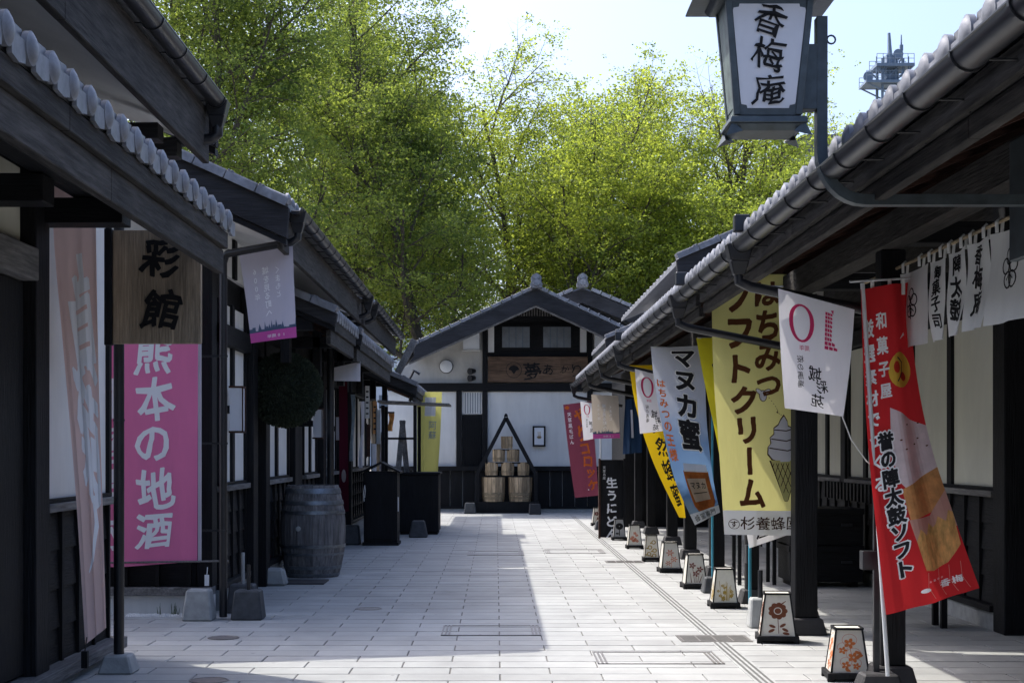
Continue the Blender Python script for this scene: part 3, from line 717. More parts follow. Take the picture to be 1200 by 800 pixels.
put(MB().box(2.50, 2.53, 7.66, 7.73, .42, .60), 'outlet_box', 'metal', b3)
# upper storey of the row, set back
put(MB().box(4.5, 9, -2, 9.5, 3.9, 4.6), 'upper_wall', 'plaster', b3)
roof_side(b3, 1, 3.75, 4.45, 7.5, .42, -2, 9.6)
put(MB().box(3.1, 9, 10.1, 15.3, 3.3, 4.3), 'upper_wall', 'plaster', b3)
roof_side(b3, 1, 2.34, 4.02, 7, .42, 9.9, 14.5); verge(b3, 1, 2.32, 4.02, 7, .42, 9.86, bh=.28)
roof_side(b3, 1, 2.14, 3.73, 6, .42, 14.93, 17.4); verge(b3, 1, 2.12, 3.73, 6, .42, 14.9, bh=.30)
put(MB().box(2.6, 6, 15.45, 17.2, 0, 3.8), 'far_wall', 'black', b3)

# ================================================================ END BUILDING
YE = 19.4
b4 = thing('gabled_house', 'black timbered white gabled house closing the far end of the street', 'building', (1, YE, 0), rigid=False)
def ex(px): return (px-581)/F*YE
def ez(py): return CAMZ-(py-527)/F*YE
def er(name, x0, x1, y0, y1, m, d0=0, d1=.05, bev=0, parent=None):   # a frontal member read off the facade
    return put(MB().box(ex(x0), ex(x1), YE-d1, YE-d0, ez(y1), ez(y0)), name, m, parent or b4, bevel=bev)
gx0, gx1 = -2.5, 5.2
put(MB().prism([(gx0, 0), (gx1, 0), (gx1, 3.75), (.96+.3, 5.55), (.66+.3, 5.55), (gx0, 3.75)], YE+.01, YE+7), 'wall', 'plaster', b4)
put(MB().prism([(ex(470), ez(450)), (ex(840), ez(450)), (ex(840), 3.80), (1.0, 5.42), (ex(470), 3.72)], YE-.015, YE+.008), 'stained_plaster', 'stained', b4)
er('cross_beam', 455, 850, 449, 458, 'blackx', 0, .09)
for a in ((535, 541, 458, 548), (565.5, 571, 375, 449), (565.5, 571, 458.2, 548), (688, 694, 375, 449), (688, 694, 458.2, 548), (770, 778, 458.2, 548)): er('post', *a, 'black', 0, .08)
for a in ((455, 534.6, 459, 548), (541.6, 565, 459, 485), (571.6, 687.6, 459, 546), (694.6, 769.6, 459, 546)): er('wall_panel', *a, 'plaster', 0, .03)
er('door_panel', 541.6, 565, 486, 548, 'blackx', 0, .04)
for i in range(8): er('lattice_bar', 543+i*2.7, 544.4+i*2.7, 489, 546, 'black', .04, .06)
for i in range(7): er('window_lattice', 545+i*2.9, 545.8+i*2.9, 460, 484, 'glassb', .03, .036)
er('wainscot_rail', 455, 850, 546, 551, 'blackx', 0, .10)
for i in range(27): er('wainscot_board', 455+i*14.6, 468.6+i*14.6, 551.2, 593, 'black', 0, .05 if i % 2 else .042, bev=.003)
er('base_rail', 455, 850, 593, 595.5, 'blackx', 0, .07)
er('foundation', 455, 850, 595.5, 601, 'conc', 0, .06)
er('window_band', 571.2, 687.8, 373, 418, 'blackx', 0, .04)
for a in ((586, 623, 381, 410), (634, 671, 381, 410)):
    fr = er('window', *a, 'black', .04, .075); er('pane', a[0]+2.5, a[1]-2.5, a[2]+2.5, a[3]-2.5, 'curtain', .076, .082, parent=fr)
    for i in range(1, 4): er('glazing_bar', a[0]+2.5+i*8-.4, a[0]+2.5+i*8+.4, a[2]+2.5, a[3]-2.5, 'glassb', .083, .09, parent=fr)
er('wall_panel', 572, 579, 379, 413, 'plaster', .041, .06); er('wall_panel', 679.5, 687, 378, 413, 'plaster', .041, .06)
er('vent_surround', 585, 674, 371, 374, 'blackx', .04, .08)
put(MB().prism([(ex(588), ez(371)), (ex(672), ez(371)), (ex(629), ez(352))], YE-.05, YE-.04), 'vent_back', 'ink', b4)
for i in range(25):
    x = 592+i*3.05; t = 371-(1-abs(x-629)/43)*17
    if t < 369: er('vent_slat', x, x+1.5, t, 371, 'greywood', .055, .08)
sb = er('carved_signboard', 572, 688, 418.5, 448, 'signwoodx', .08, .14, bev=.006); sb['label'] = 'brown carved wooden sign with ginkgo crest and brushed characters'
ar = Art(); k = F/YE
def q(px, py): return ((px-572)/k, (py-418.5)/k)
c = q(602, 434); ar.ring(c[0], c[1], .20, .20, .012, 'ink'); 
ar.poly([(c[0]-.14, c[1]-.01), (c[0]-.09, c[1]-.09), (c[0], c[1]-.12), (c[0]+.09, c[1]-.09), (c[0]+.14, c[1]-.01), (c[0]+.06, c[1]+.02), (c[0]+.01, c[1]+.10), (c[0]-.01, c[1]+.10), (c[0]-.06, c[1]+.02)], 'ink')
c = q(623, 435); ar.text('夢', c[0], c[1], .46, 'ink', bold=.015, brush=.3)
c = q(642, 434); ar.text('あ', c[0], c[1], .30, 'ink', bold=.01, brush=.3)
c = q(661, 433); ar.text('か', c[0], c[1], .22, 'ink', brush=.3); c = q(674, 434); ar.text('り', c[0], c[1], .36, 'ink', brush=.3)
lay_art(ar, sb, Flat((ex(572), YE-.14, ez(418.5)), (1, 0, 0), (0, 0, -1), 116/k, 30/k, (0, -1, 0)), [], [], off=.004)
for a in ((543, 562, 391, 411), (696, 714, 387, 409)):
    v = er('wall_box', *a, 'white', .0, .25, bev=.01); er('wall_box_tray', a[0]-1, a[1]+1, a[3]+.2, a[3]+1.6, 'stained', 0, .26, parent=v)
put(MB().lathe([(.16, -.06), (.16, -.09), (.13, -.10), (.001, -.10)], (ex(523), YE+.02, ez(429.5)), 24, 'y'), 'round_vent', 'white', b4, smooth=True)
put(MB().lathe([(.175, -.02), (.175, -.06), (.16, -.07)], (ex(523), YE+.02, ez(429.5)), 24, 'y'), 'vent_rim', 'metal', b4, smooth=True)
for yy in (435, 443):
    put(MB().tube([(ex(556), YE-.02, ez(yy)), (ex(555), YE-.1, ez(yy))], .03, 8).tube([(ex(556), YE-.08, ez(yy)), (ex(550.5), YE-.2, ez(yy+1))], [.06, .085], 12), 'spotlight', 'pipe', b4, smooth=True)
wl = er('wall_lamp', 624, 639, 499, 523, 'black', 0, .10, bev=.006); er('lamp_panel', 626, 637, 501, 521, 'white', .101, .106, parent=wl)
ar = Art(); 
for i in range(3): ar.line([(.09+.03*i, .10), (.10+.025*i, .28)], .012, 'lampfig')
ar.ell(.12, .24, .06, .03, 'lampfig')

lay_art(ar, wl, Flat((ex(626), YE-.106, ez(501)), (1, 0, 0), (0, 0, -1), 11/k, 20/k, (0, -1, 0)), [], [])
# roofs
verge(b4, 1, 0, 0, 1, .47, 50, tiles=False) if False else None
ZA = 5.42; XA = .96; sl_ = .472
for sd in (-1, 1):
    he = 3.03 if sd < 0 else 4.2
    zr = ZA-sl_*he
    a = XA+sd*he
    put(MB().prism([(a, zr-.06), (XA, ZA-.06), (XA, ZA+.02), (a, zr+.02)], 18.35, 26.5), 'roof', 'tile', b4)
    put(MB().prism([(a, zr-.05), (XA, ZA-.05), (XA, ZA-.42), (a, zr-.36)], 18.3, 18.36), 'barge_board', 'fasciax', b4)
    put(MB().prism([(a, zr-.362), (XA, ZA-.422), (XA, ZA-.46), (a, zr-.40)], 18.32, 18.40), 'barge_trim', 'greywood', b4)
    put(MB().prism([(a, zr-.10), (XA, ZA-.10), (XA, ZA-.13), (a, zr-.13)], 18.37, 19.4), 'eave_soffit', 'blackx', b4)
    th = math.atan(sl_); L_ = he/math.cos(th); tl = .27
    tm = MB().box(0, tl*.93, -.06, .2, -.03, .05).box(tl*.80, tl*.93, -.075, .2, -.03, .07).mesh('verge_tile', bevel=.006); tm.materials.append(M['tile'])
    for i in range(int(L_/tl)):
        cc = (i+1)*tl; inst(tm, 'verge_tile', b4, (a-sd*cc*math.cos(th), 18.32, zr+cc*math.sin(th)+.02), rot=(0, (th if sd > 0 else -(math.pi+th) + math.pi*0), 0) if sd > 0 else (0, math.pi-th, 0), scale=(1, 1, 1 if sd > 0 else -1))
put(MB().tube([(XA, 18.3, ZA+.10), (XA, 26.5, ZA+.10)], .11, 12).box(XA-.13, XA+.13, 18.32, 26.5, ZA-.02, ZA+.07), 'ridge', 'tile', b4, smooth=True)
def onigawara(parent, x, y, z, s=1.0):
    b = MB(); pts = [(-.17, -.08), (.17, -.08), (.19, .02), (.15, .12), (.16, .24), (.10, .32), (-.10, .32), (-.16, .24), (-.15, .12), (-.19, .02)]
    b.prism([(x+p[0]*s, z+p[1]*s) for p in pts], y-.05, y+.08)
    b.lathe([(.10*s, -.14), (.10*s, -.04), (.06*s, -.03)], (x, y, z+.06*s), 14, 'y'); b.lathe([(.09*s, -.09), (.10*s, .12)], (x, y, z+.26*s), 14, 'y')
    put(b, 'ridge_end_tile', 'tile', parent, smooth=True)
onigawara(b4, XA, 18.22, ZA+.03, .78)
# second gabled roof behind
b5 = thing('gabled_house', 'second gabled roof with grey verge tiles rising just behind the first', 'building', (2.4, 22, 0), rigid=False)
XA2, ZA2 = 2.42, 6.12
put(MB().prism([(-.6, 0), (5.4, 0), (5.4, 4.6), (XA2, 5.9), (-.6, 4.6)], 26.6, 30), 'wall', 'stained', b5)
for sd in (-1, 1):
    he = 3.3; zr = ZA2-.42*he; a = XA2+sd*he
    put(MB().prism([(a, zr-.06), (XA2, ZA2-.06), (XA2, ZA2+.02), (a, zr+.02)], 21.6, 30.2), 'roof', 'tile', b5)
    put(MB().prism([(a, zr-.05), (XA2, ZA2-.05), (XA2, ZA2-.45), (a, zr-.42)], 21.5, 21.6), 'barge_board', 'fasciax', b5)
    th = math.atan(.42); tl = .3
    tm = MB().box(0, tl*.93, -.06, .2, -.03, .06).box(tl*.80, tl*.93, -.075, .2, -.03, .08).mesh('verge_tile', bevel=.006); tm.materials.append(M['tile'])
    for i in range(int(he/math.cos(th)/tl)):
        cc = (i+1)*tl; inst(tm, 'verge_tile', b5, (a-sd*cc*math.cos(th), 21.52, zr+cc*math.sin(th)+.02), rot=(0, th, 0) if sd > 0 else (0, math.pi-th, 0), scale=(1, 1, 1 if sd > 0 else -1))
onigawara(b5, XA2, 21.45, ZA2+.04, .88)
put(MB().prism([(-.4, 4.4), (5.2, 4.4), (XA2, 5.7)], 21.75, 21.8), 'gable_boarding', 'black', b5)
# ================================================================ PRINT INKS AND CLOTHS
def zramp(name, stops, z0, z1, tr=.35):          # printed picture ground that changes colour down the cloth
    m = mat(name, (1, 1, 1), .85, trans=tr, spec=.1); n = m.node_tree; N = n.nodes; L = n.links
    g_ = N.new("ShaderNodeNewGeometry"); sp = N.new("ShaderNodeSeparateXYZ"); L.new(g_.outputs["Position"], sp.inputs[0])
    nz = N.new("ShaderNodeTexNoise"); nz.inputs["Scale"].default_value = 7; L.new(g_.outputs["Position"], nz.inputs[0])
    ma = N.new("ShaderNodeMath"); ma.operation = 'MULTIPLY_ADD'; ma.inputs[1].default_value = (z0-z1)*.10; L.new(nz.outputs[0], ma.inputs[0]); L.new(sp.outputs[2], ma.inputs[2])
    mr = N.new("ShaderNodeMapRange"); mr.inputs[1].default_value = z0; mr.inputs[2].default_value = z1; L.new(ma.outputs[0], mr.inputs[0])
    cr = N.new("ShaderNodeValToRGB"); L.new(mr.outputs[0], cr.inputs[0])
    e = cr.color_ramp.elements; e[0].position = stops[0][0]; e[0].color = (*stops[0][1], 1); e[1].position = stops[-1][0]; e[1].color = (*stops[-1][1], 1)
    for p, c_ in stops[1:-1]: x = e.new(p); x.color = (*c_, 1)
    L.new(cr.outputs[0], N["Principled BSDF"].inputs["Base Color"])
    for x in N:
        if x.type == 'BSDF_TRANSLUCENT': L.new(cr.outputs[0], x.inputs[0])
    return m
M['c_white'] = cloth('white_flag_cloth', (.78, .77, .81))
M['c_salmon'] = cloth('pale_salmon_cloth', (.82, .60, .54), .3)
M['c_magenta'] = cloth('magenta_pink_cloth', (.82, .22, .42), .2)
M['c_yellow'] = cloth('soft_yellow_cloth', (.74, .69, .26), .35)
M['c_gold'] = cloth('golden_yellow_cloth', (.78, .52, .015), .35)
M['c_lemon'] = cloth('lemon_cloth', (.62, .55, .03), .35)
M['c_lime'] = cloth('pale_lime_cloth', (.55, .52, .16), .4)
M['c_red'] = cloth('bright_red_cloth', (.58, .03, .035), .3)
M['c_maroon'] = cloth('maroon_cloth', (.14, .035, .06), .3)
M['c_wine'] = cloth('dark_wine_cloth', (.10, .012, .03), .2)
M['c_navy'] = cloth('navy_cloth', (.015, .035, .075), .2)
M['c_noren'] = cloth('undyed_white_noren', (.84, .85, .83), .25)
M['c_lilac'] = cloth('pale_lilac_cloth', (.56, .53, .60), .3)
M['c_beige'] = cloth('beige_cloth', (.46, .40, .33), .3)
M['i_brown'] = mat('brown_print', (.13, .05, .02), .8, var=.12, trans=.3, spec=.1)
M['i_outline'] = mat('dark_brown_outline', (.05, .02, .012), .8, var=.05, spec=.1)
M['i_pink'] = mat('rose_pink_print', (.68, .05, .16), .8, var=.05, trans=.3, spec=.1)
M['i_orange'] = mat('orange_print', (.85, .22, .05), .8, var=.08, trans=.3, spec=.1)
M['i_white'] = mat('white_print_ink', (.90, .90, .91), .8, var=.02, trans=.08, spec=.1)
M['i_pale'] = mat('faint_white_print', (.66, .66, .72), .8, var=.02, trans=.3, spec=.1)
M['i_skyline'] = mat('blue_grey_skyline', (.10, .14, .22), .8, var=.05, trans=.3, spec=.1)
M['i_dark'] = mat('dark_print', (.03, .03, .035), .8, var=.05, trans=.15, spec=.1)
M['i_magenta'] = mat('pink_skyline_base', (.66, .12, .42), .8, var=.05, trans=.3, spec=.1)
M['i_yellow'] = mat('yellow_spot', (.78, .55, .08), .8, var=.05, trans=.3, spec=.1)
M['i_red'] = mat('red_spot', (.62, .05, .03), .8, var=.05, trans=.3, spec=.1)
M['i_cream'] = mat('printed_whipped_cream', (.78, .72, .73), .8, var=.10, scale=14, trans=.3, spec=.1)
M['i_choux'] = mat('printed_golden_pastry', (.66, .34, .13), .8, var=.22, scale=16, trans=.3, spec=.1)
M['i_chouxd'] = mat('printed_pastry_pleats', (.74, .44, .16), .8, var=.35, scale=34, stretch=(1, 1, .35), trans=.3, spec=.1)
M['i_pinkish'] = mat('printed_pale_pastry', (.62, .37, .30), .8, var=.08, trans=.3, spec=.1)
M['i_honey'] = mat('printed_honey', (.42, .12, .03), .8, var=.35, scale=10, trans=.3, spec=.1)
M['i_label'] = mat('printed_jar_label', (.62, .50, .38), .8, var=.06, trans=.3, spec=.1)
M['i_ice'] = mat('printed_soft_ice', (.82, .81, .82), .8, var=.03, trans=.3, spec=.1)
M['i_greyprint'] = mat('printed_grey_pot', (.22, .27, .30), .8, var=.3, scale=12, trans=.3, spec=.1)

def E(pts, Y):
    Ys = Y if isinstance(Y, (list, tuple)) else [Y]*len(pts)
    return [W(p[0], p[1], y) for p, y in zip(pts, Ys)]
def folds(a, n, ph=0, low=.3):
    return lambda u, v: a*(low+(1-low)*v)*(math.sin(u*n*2*math.pi+ph+1.7*v)+.35*math.sin(u*n*4.7*math.pi+ph*2-v*4))
def pole(parent, x, y, z1, m='polewhite', r=.014, base=None, lean=0, arm=None, z0=.02):
    put(MB().tube([(x, y, z0), (x+lean, y, z1)], r, 8), 'banner_pole', m, parent, smooth=True)
    if arm: put(MB().tube([(x+lean, y, arm[2]), arm], .008, 6), 'cross_rod', 'polewhite', parent, smooth=True)
    if base: put(MB().taper(x, y, 0, .17, .24, .24, .17, .17), 'pole_base', base, parent, bevel=.012)

# ---- left: salmon banner with brushed characters
r, sh = banner('nobori_banner', 'tall pale salmon banner with white brushed characters beside the near cream wall', 'banner', 'c_salmon',
    E([(60, 190), (63, 285), (73, 400), (86, 580), (96, 757)], [5.05, 5.05, 5.05, 5.0, 4.98]), E([(116, 190), (117, 285), (120, 440), (125, 600), (129, 733)], [5.15]*5),
    .45, 2.95, Art().text('貞', .25, 1.28, .50, 'i_white', bold=.04, sx=.7, sy=1.35, brush=.25).text('菊', .27, 1.86, .50, 'i_white', bold=.04, sx=.66, sy=1.3, brush=.25).line([(.3, 2.15), (.33, 2.3), (.24, 2.48), (.15, 2.55)], [.05, .06, .04, .01], 'i_white').line([(.26, .82), (.28, .98), (.22, 1.12)], [.07, .06, .02], 'i_white'),
    fold=folds(.012, 2.4, .5, .35), nu=16, nv=26)
put(MB().box(-2.70, -2.66, 4.95, 4.99, .13, .24), 'clip_weight', 'black', r); put(MB().tube([(-2.68, 4.97, .24), (-2.67, 4.98, .33)], .004, 5), 'string', 'pipe', r)
# ---- magenta sake banner
r, sh = banner('nobori_banner', 'magenta pink banner with big white characters 熊本の地酒', 'banner', 'c_magenta',
    E([(141, 330), (141, 500), (143, 664)], 7.12), E([(233, 330), (232.5, 500), (232, 657)], 7.15),
    .73, 2.60, None, fold=folds(.008, 1.5, 1, .3), nu=10, nv=20)
a = Art()
for i, ch in enumerate('熊本の地酒'): a.text(ch, .31+.02*(i % 2), .69+i*.375, .37, 'i_white', bold=.026, brush=.13)
gu, gv = sh.cuts(); lay_art(a, r, sh, gu, gv)
put(MB().tube([W(125, 659, 7.12), W(268, 657, 7.12)], .009, 6), 'bottom_rod', 'greywood', r)
put(MB().box(*sorted((W(233.5, 0, 7.18).x, W(237.5, 0, 7.18).x)), 7.17, 7.18, .52, 2.6), 'pale_edge_strip', 'c_white', r)
put(MB().tube([(-2.66, 7.05, .47), (-2.665, 7.05, .40)], .004, 5).box(-2.685, -2.645, 7.04, 7.055, .30, .40), 'rod_clip', 'white', r)
r, sh = banner('nobori_banner', 'narrow strip of magenta banner showing between salmon banner and black pole', 'banner', 'c_magenta', E([(100, 400), (100, 664)], 7.22), E([(139, 400), (139, 664)], 7.22), .31, 2.1, Art().text('球磨焼酎', .20, .55, .40, 'i_white', bold=.02, brush=.1), nu=4, nv=8)
# ---- stone and pipe bases by the downpipe
st = tag(put(MB().taper(-2.71, 7.02, 0, .28, .28, .26, .21, .19), 'weight_stone', 'conc', bevel=.015), 'pale trapezoid concrete weight under the magenta banner rod', 'weight')
def pipe_stone(x, y, h, m, lab):
    t = thing('pole_stand', lab, 'stand', (x, y, 0), 'dark concrete pole stands')
    put(MB().taper(x, y, 0, .27, .29, .26, .23, .21), 'block', 'darkconc', t, bevel=.014)
    put(MB().tube([(x, y, .26), (x, y, h)], .018, 10), 'pipe', m, t, smooth=True); return t
pipe_stone(-2.27, 7.05, .50, 'pipe', 'front dark concrete pole stand with short black pipe, beside the downpipe')
pipe_stone(-2.42, 7.35, .57, 'conc', 'rear dark concrete pole stand with pale grey pipe, by the wall')
# ---- lilac skyline flag on the downpipe (back side, print shows through mirrored)
def skyline(a, x0, x1, yb, h, m):
    rr = random.Random(5); pts = [(x0, yb)]; x = x0
    while x < x1:
        s = rr.uniform(.15, .6)*h; w_ = rr.uniform(.02, .05)*(x1-x0)*1.6
        if rr.random() < .3: pts += [(x, yb-.25*h), (x+w_*.5, yb-h*rr.uniform(.7, 1)), (x+w_, yb-.25*h)]
        else: pts += [(x, yb-s), (x+w_, yb-s)]
        x += w_
    for i in range(len(pts)-1):
        p, q_ = pts[i], pts[i+1]
        if q_[0] > p[0]+1e-4: a.poly([(p[0], yb), p, (min(q_[0], x1), q_[1]), (min(q_[0], x1), yb)], m, 1)
def town_flag(lab, cm, L, Rt, Wd, Ht, mir=True):
    a = Art(); s = Wd/.48
    a.poly([(0, Ht*.86), (Wd, Ht*.86), (Wd, Ht), (0, Ht)], 'i_magenta', 1)
    skyline(a, 0, Wd, Ht*.862, Ht*.11, 'i_skyline')
    a.text('くまもと', Wd*.68, Ht*.30, .06*s, 'i_white', 2, mirror=mir, step=.065*s).text('城を見る町へ', Wd*.45, Ht*.28, .065*s, 'i_white', 2, bold=.012, mirror=mir, step=.07*s).text('600年', Wd*.24, Ht*.27, .06*s, 'i_white', 2, mirror=mir, step=.07*s)
    a.text('10周年' if not mir else '年周01', Wd*.42, Ht*.93, .05*s, 'i_white', 2, mirror=mir, vert=False)
    return banner('hanging_flag', lab, 'flag', cm, L, Rt, Wd, Ht, a, fold=folds(.010, .8, 0, .2), nu=6, nv=10, group='flags hung from the downpipes')
r, _ = town_flag('lilac flag with pink skyline foot on the left downpipe', 'c_lilac', E([(280, 296), (288, 350), (294, 402)], 7.12), E([(341, 279), (343, 335), (345.5, 394)], 7.0), .48, .86)
put(MB().tube([W(277, 296, 7.11), W(344, 277, 6.98)], .009, 6), 'rod', 'signwood', r)
# ---- ten year flags
def ten_flag(lab, L, Rt, Wd, Ht, fold=None):
    a = Art(); s = Wd/.5
    a.ring(.13*s+.02, .21*s, .085*s, .12*s, (.028*s, .014*s), 'i_pink')
    for j in range(9):
        wd_ = (.05 if j < 7 else .075+.02*(j-7))*s
        for q_ in range(3): a.poly([(.30*s+q_*wd_/3+.01*s, (.10+j*.028)*s), (.30*s+(q_+.85)*wd_/3+.01*s, (.10+j*.028+.004*q_)*s), (.30*s+(q_+.85)*wd_/3+.01*s, (.124+j*.028)*s), (.30*s+q_*wd_/3+.01*s, (.122+j*.028)*s)], 'i_pink')
    a.poly([(.345*s, .08*s), (.365*s, .075*s), (.362*s, .11*s)], 'i_pink')
    a.text('年周', .15*s, .365*s, .038*s, 'i_pink', vert=False, mirror=True)
    a.text('桜の馬場', .14*s, .44*s, .05*s, 'i_dark', bold=.006, mirror=True, brush=.12, step=.052*s)
    a.text('城', .245*s, .52*s, .10*s, 'i_dark', bold=.014, mirror=True, brush=.2).text('彩', .30*s, .60*s, .09*s, 'i_dark', bold=.014, mirror=True, brush=.2).text('苑', .27*s, .70*s, .11*s, 'i_dark', bold=.012, mirror=True, brush=.2)
    return banner('hanging_flag', lab, 'flag', 'c_white', L, Rt, Wd, Ht, a, fold=fold or folds(.012, .7, .6, .2), nu=6, nv=10, group='flags hung from the downpipes')
r, _ = ten_flag('white flag with pink zero and brush characters, nearest on the right', E([(912, 338), (915, 410), (920, 478)], 4.78), E([(998, 364), (994, 425), (988, 488)], [4.86, 4.84, 4.80]), .47, .76)
put(MB().tube([W(986, 487, 4.8), W(996, 515, 4.82), W(1012, 540, 4.86), W(1026, 552, 4.9)], .004, 5), 'cord', 'rope', r)
ten_flag('white flag with pink zero between the gold and honey banners', E([(744, 432), (747, 470), (750, 508)], 9.6), E([(790, 445), (786, 476), (783, 504)], 9.7), .50, .78)
ten_flag('small white flag with pink zero over the maroon banner', E([(680, 470), (682, 494), (684, 516)], 14.4), E([(703, 474), (702, 494), (701, 513)], 14.5), .36, .70)
town_flag('beige flag with dark skyline and pink foot far on the right', 'c_beige', E([(693, 462), (694, 488), (695, 514)], 12.7), E([(724, 464), (725, 488), (726, 513)], 12.8), .44, .72)
r, _ = banner('hanging_flag', 'small bright white flag under the left low eave', 'flag', 'c_white', E([(385, 432), (387, 446)], 10.6), E([(417, 420), (417, 444)], 9.9), .42, .30, None, nu=4, nv=4, group='flags hung from the downpipes')

# ---- honey soft ice cream banner
a = Art(); BR = 'i_brown'
for i, ch in enumerate('ソフトクリーム'): a.text(ch, .215+.012*i, .235+i*.262, .26, BR, bold=.045, shear=.06, brush=.06)
for i, ch in enumerate('はちみつ'): a.text(ch, .47, .20+i*.235, .235, BR, bold=.04, shear=.05, brush=.06)
cx, cy = .60, 1.40     # the cone
def blob(a, cx, cy, sc, m, layer):
    pts = [(0, -.22), (.03, -.17), (.035, -.13), (.075, -.11), (.085, -.06), (.12, -.03), (.118, .02), (.15, .06), (.155, .11), (.12, .155), (.05, .175), (-.04, .178), (-.11, .155), (-.15, .11), (-.145, .05), (-.12, .02), (-.125, -.03), (-.09, -.06), (-.09, -.11), (-.05, -.14), (-.03, -.18)]
    a.poly([(cx+x*sc, cy+y*sc) for x, y in pts], m, layer)
blob(a, cx, cy-.02, 1.07, 'i_outline', 1); blob(a, cx, cy-.02, 1.0, 'i_ice', 2)
for p in (((-.09, -.10), (.02, -.09), (.07, -.105)), ((-.12, -.02), (.02, .0), (.11, -.03)), ((-.14, .06), (.03, .085), (.15, .05))): a.line([(cx+x, cy+y-.02) for x, y in p], .009, 'i_outline', 3)
co = [(-.135, .145), (.145, .145), (.03, .46), (.0, .46)]
a.poly([(cx+x*1.06, cy+y*1.012) for x, y in co], 'i_outline', 1); a.poly([(cx+x*.95, cy+y) for x, y in co], 'c_yellow', 2)
TLc, TRc, Bc = (cx-.125, cy+.17), (cx+.135, cy+.17), (cx+.015, cy+.45)
mixp = lambda p, q, t: (p[0]+(q[0]-p[0])*t, p[1]+(q[1]-p[1])*t)
for t in (.18, .36, .54, .72, .9):
    a.line([mixp(TLc, TRc, t), mixp(TRc, Bc, 1-t)], .006, 'i_outline', 3); a.line([mixp(TRc, TLc, t), mixp(TLc, Bc, 1-t)], .006, 'i_outline', 3)
a.ell(.42, .985, .035, .05, 'i_outline', 1).ell(.42, .985, .029, .043, 'i_ice', 2).ell(.45, .955, .045, .022, 'i_outline', 1, rot=-.6).ell(.45, .955, .038, .016, 'i_ice', 2, rot=-.6).ell(.39, .95, .04, .02, 'i_outline', 1, rot=.7).ell(.39, .95, .034, .015, 'i_ice', 2, rot=.7)
for i in range(16):
    t = i/15; x = .47+.13*t+.03*math.sin(t*6); yv = 1.0+.20*t+.04*math.sin(t*5); a.line([(x, yv), (x+.007, yv+.006)], .005, 'i_outline', 2)
a.poly([(0, 1.945), (.8, 1.945), (.8, 2.22), (0, 2.22)], 'i_white', 1)
a.ring(.10, 2.08, .055, .055, .006, 'i_outline', 2).text('す', .10, 2.08, .08, 'i_outline', 2, bold=.02)
for i, ch in enumerate('杉養蜂園'): a.text(ch, .235+.15*i, 2.07, .15, 'i_outline', 2, bold=.008, brush=.1)
r, _ = banner('nobori_banner', 'big soft yellow banner with ice cream cone and brown kana lettering', 'banner', 'c_yellow',
    E([(834, 322), (836, 430), (843, 530), (849, 626)], 6.66), E([(943, 322), (943, 430), (943, 530), (942, 627)], 6.72), .80, 2.22, a, fold=folds(.014, 1.0, .9, .3), nu=10, nv=24)
pole(r, 2.70, 6.70, 2.98, 'polecyan', r=.013, base='darkconc', arm=(1.87, 6.66, 2.97))
# ---- manuka honey banner
M['c_honeysky'] = zramp('printed_sky_ground', [(0, (.52, .54, .60)), (.22, (.48, .52, .62)), (.5, (.18, .30, .52)), (.72, (.20, .36, .62)), (.80, (.05, .10, .20)), (.9, (.13, .18, .22)), (1, (.30, .32, .33))], 2.65, .75)
a = Art()
for i, ch in enumerate('マヌカ蜜'): a.text(ch, .335+.0*i, .20+i*.275, .27, 'i_white', 1, bold=.09).text(ch, .335, .20+i*.275, .27, 'i_dark', 2, bold=.045)
a.text('はちみつの王様', .07, .55, .10, 'i_orange', 2, bold=.03, step=.11)
a.poly([(.15, 1.33), (.50, 1.33), (.52, 1.66), (.48, 1.72), (.18, 1.72), (.14, 1.66)], 'i_honey', 1); a.poly([(.17, 1.27), (.48, 1.27), (.49, 1.34), (.16, 1.34)], 'i_ice', 2); a.poly([(.17, 1.40), (.44, 1.40), (.45, 1.62), (.18, 1.62)], 'i_label', 2)
a.text('マヌカ', .23, 1.47, .075, 'i_dark', 3, vert=False, bold=.02, step=.08).line([(.2, 1.54), (.42, 1.54)], .008, 'i_dark', 3)
a.poly([(0, 1.72), (.56, 1.72), (.56, 1.86), (0, 1.86)], 'i_ice', 1).text('蜂蜜専門', .10, 1.79, .10, 'i_dark', 2, vert=False, brush=.1, step=.11)
r, _ = banner('nobori_banner', 'blue sky printed banner with honey jar and black lettering マヌカ蜜', 'banner', 'c_honeysky',
    E([(763, 408), (766, 440), (775, 490), (792, 560), (817, 616)], [8.3, 8.3, 8.25, 8.15, 8.1]), E([(824, 405), (826, 450), (829, 500), (836, 560), (844, 600)], [8.35, 8.35, 8.3, 8.3, 8.3]), .56, 1.86, a, fold=folds(.02, .8, 2, .4), nu=10, nv=24)
pole(r, 2.36, 8.42, 2.72, 'polecyan', r=.013, base='darkconc', arm=(1.68, 8.32, 2.66))
# ---- lemon banner between them
r, _ = banner('nobori_banner', 'lemon yellow banner with one black stroke, half hidden behind the ice cream banner', 'banner', 'c_lemon',
    E([(816, 396), (826, 450), (841, 520), (852, 590)], 7.35), E([(880, 396), (880, 450), (878, 520), (876, 600)], 7.5), .52, 1.65, Art().line([(.19, .28), (.15, .36), (.17, .46), (.24, .50)], [.05, .09, .08, .02], 'i_dark').line([(.40, .30), (.45, .42)], [.03, .07], 'i_dark'), fold=folds(.014, .8, .3, .3), nu=6, nv=14)
pole(r, 2.47, 7.55, 2.68, 'polecyan', r=.013, arm=(1.93, 7.36, 2.62))
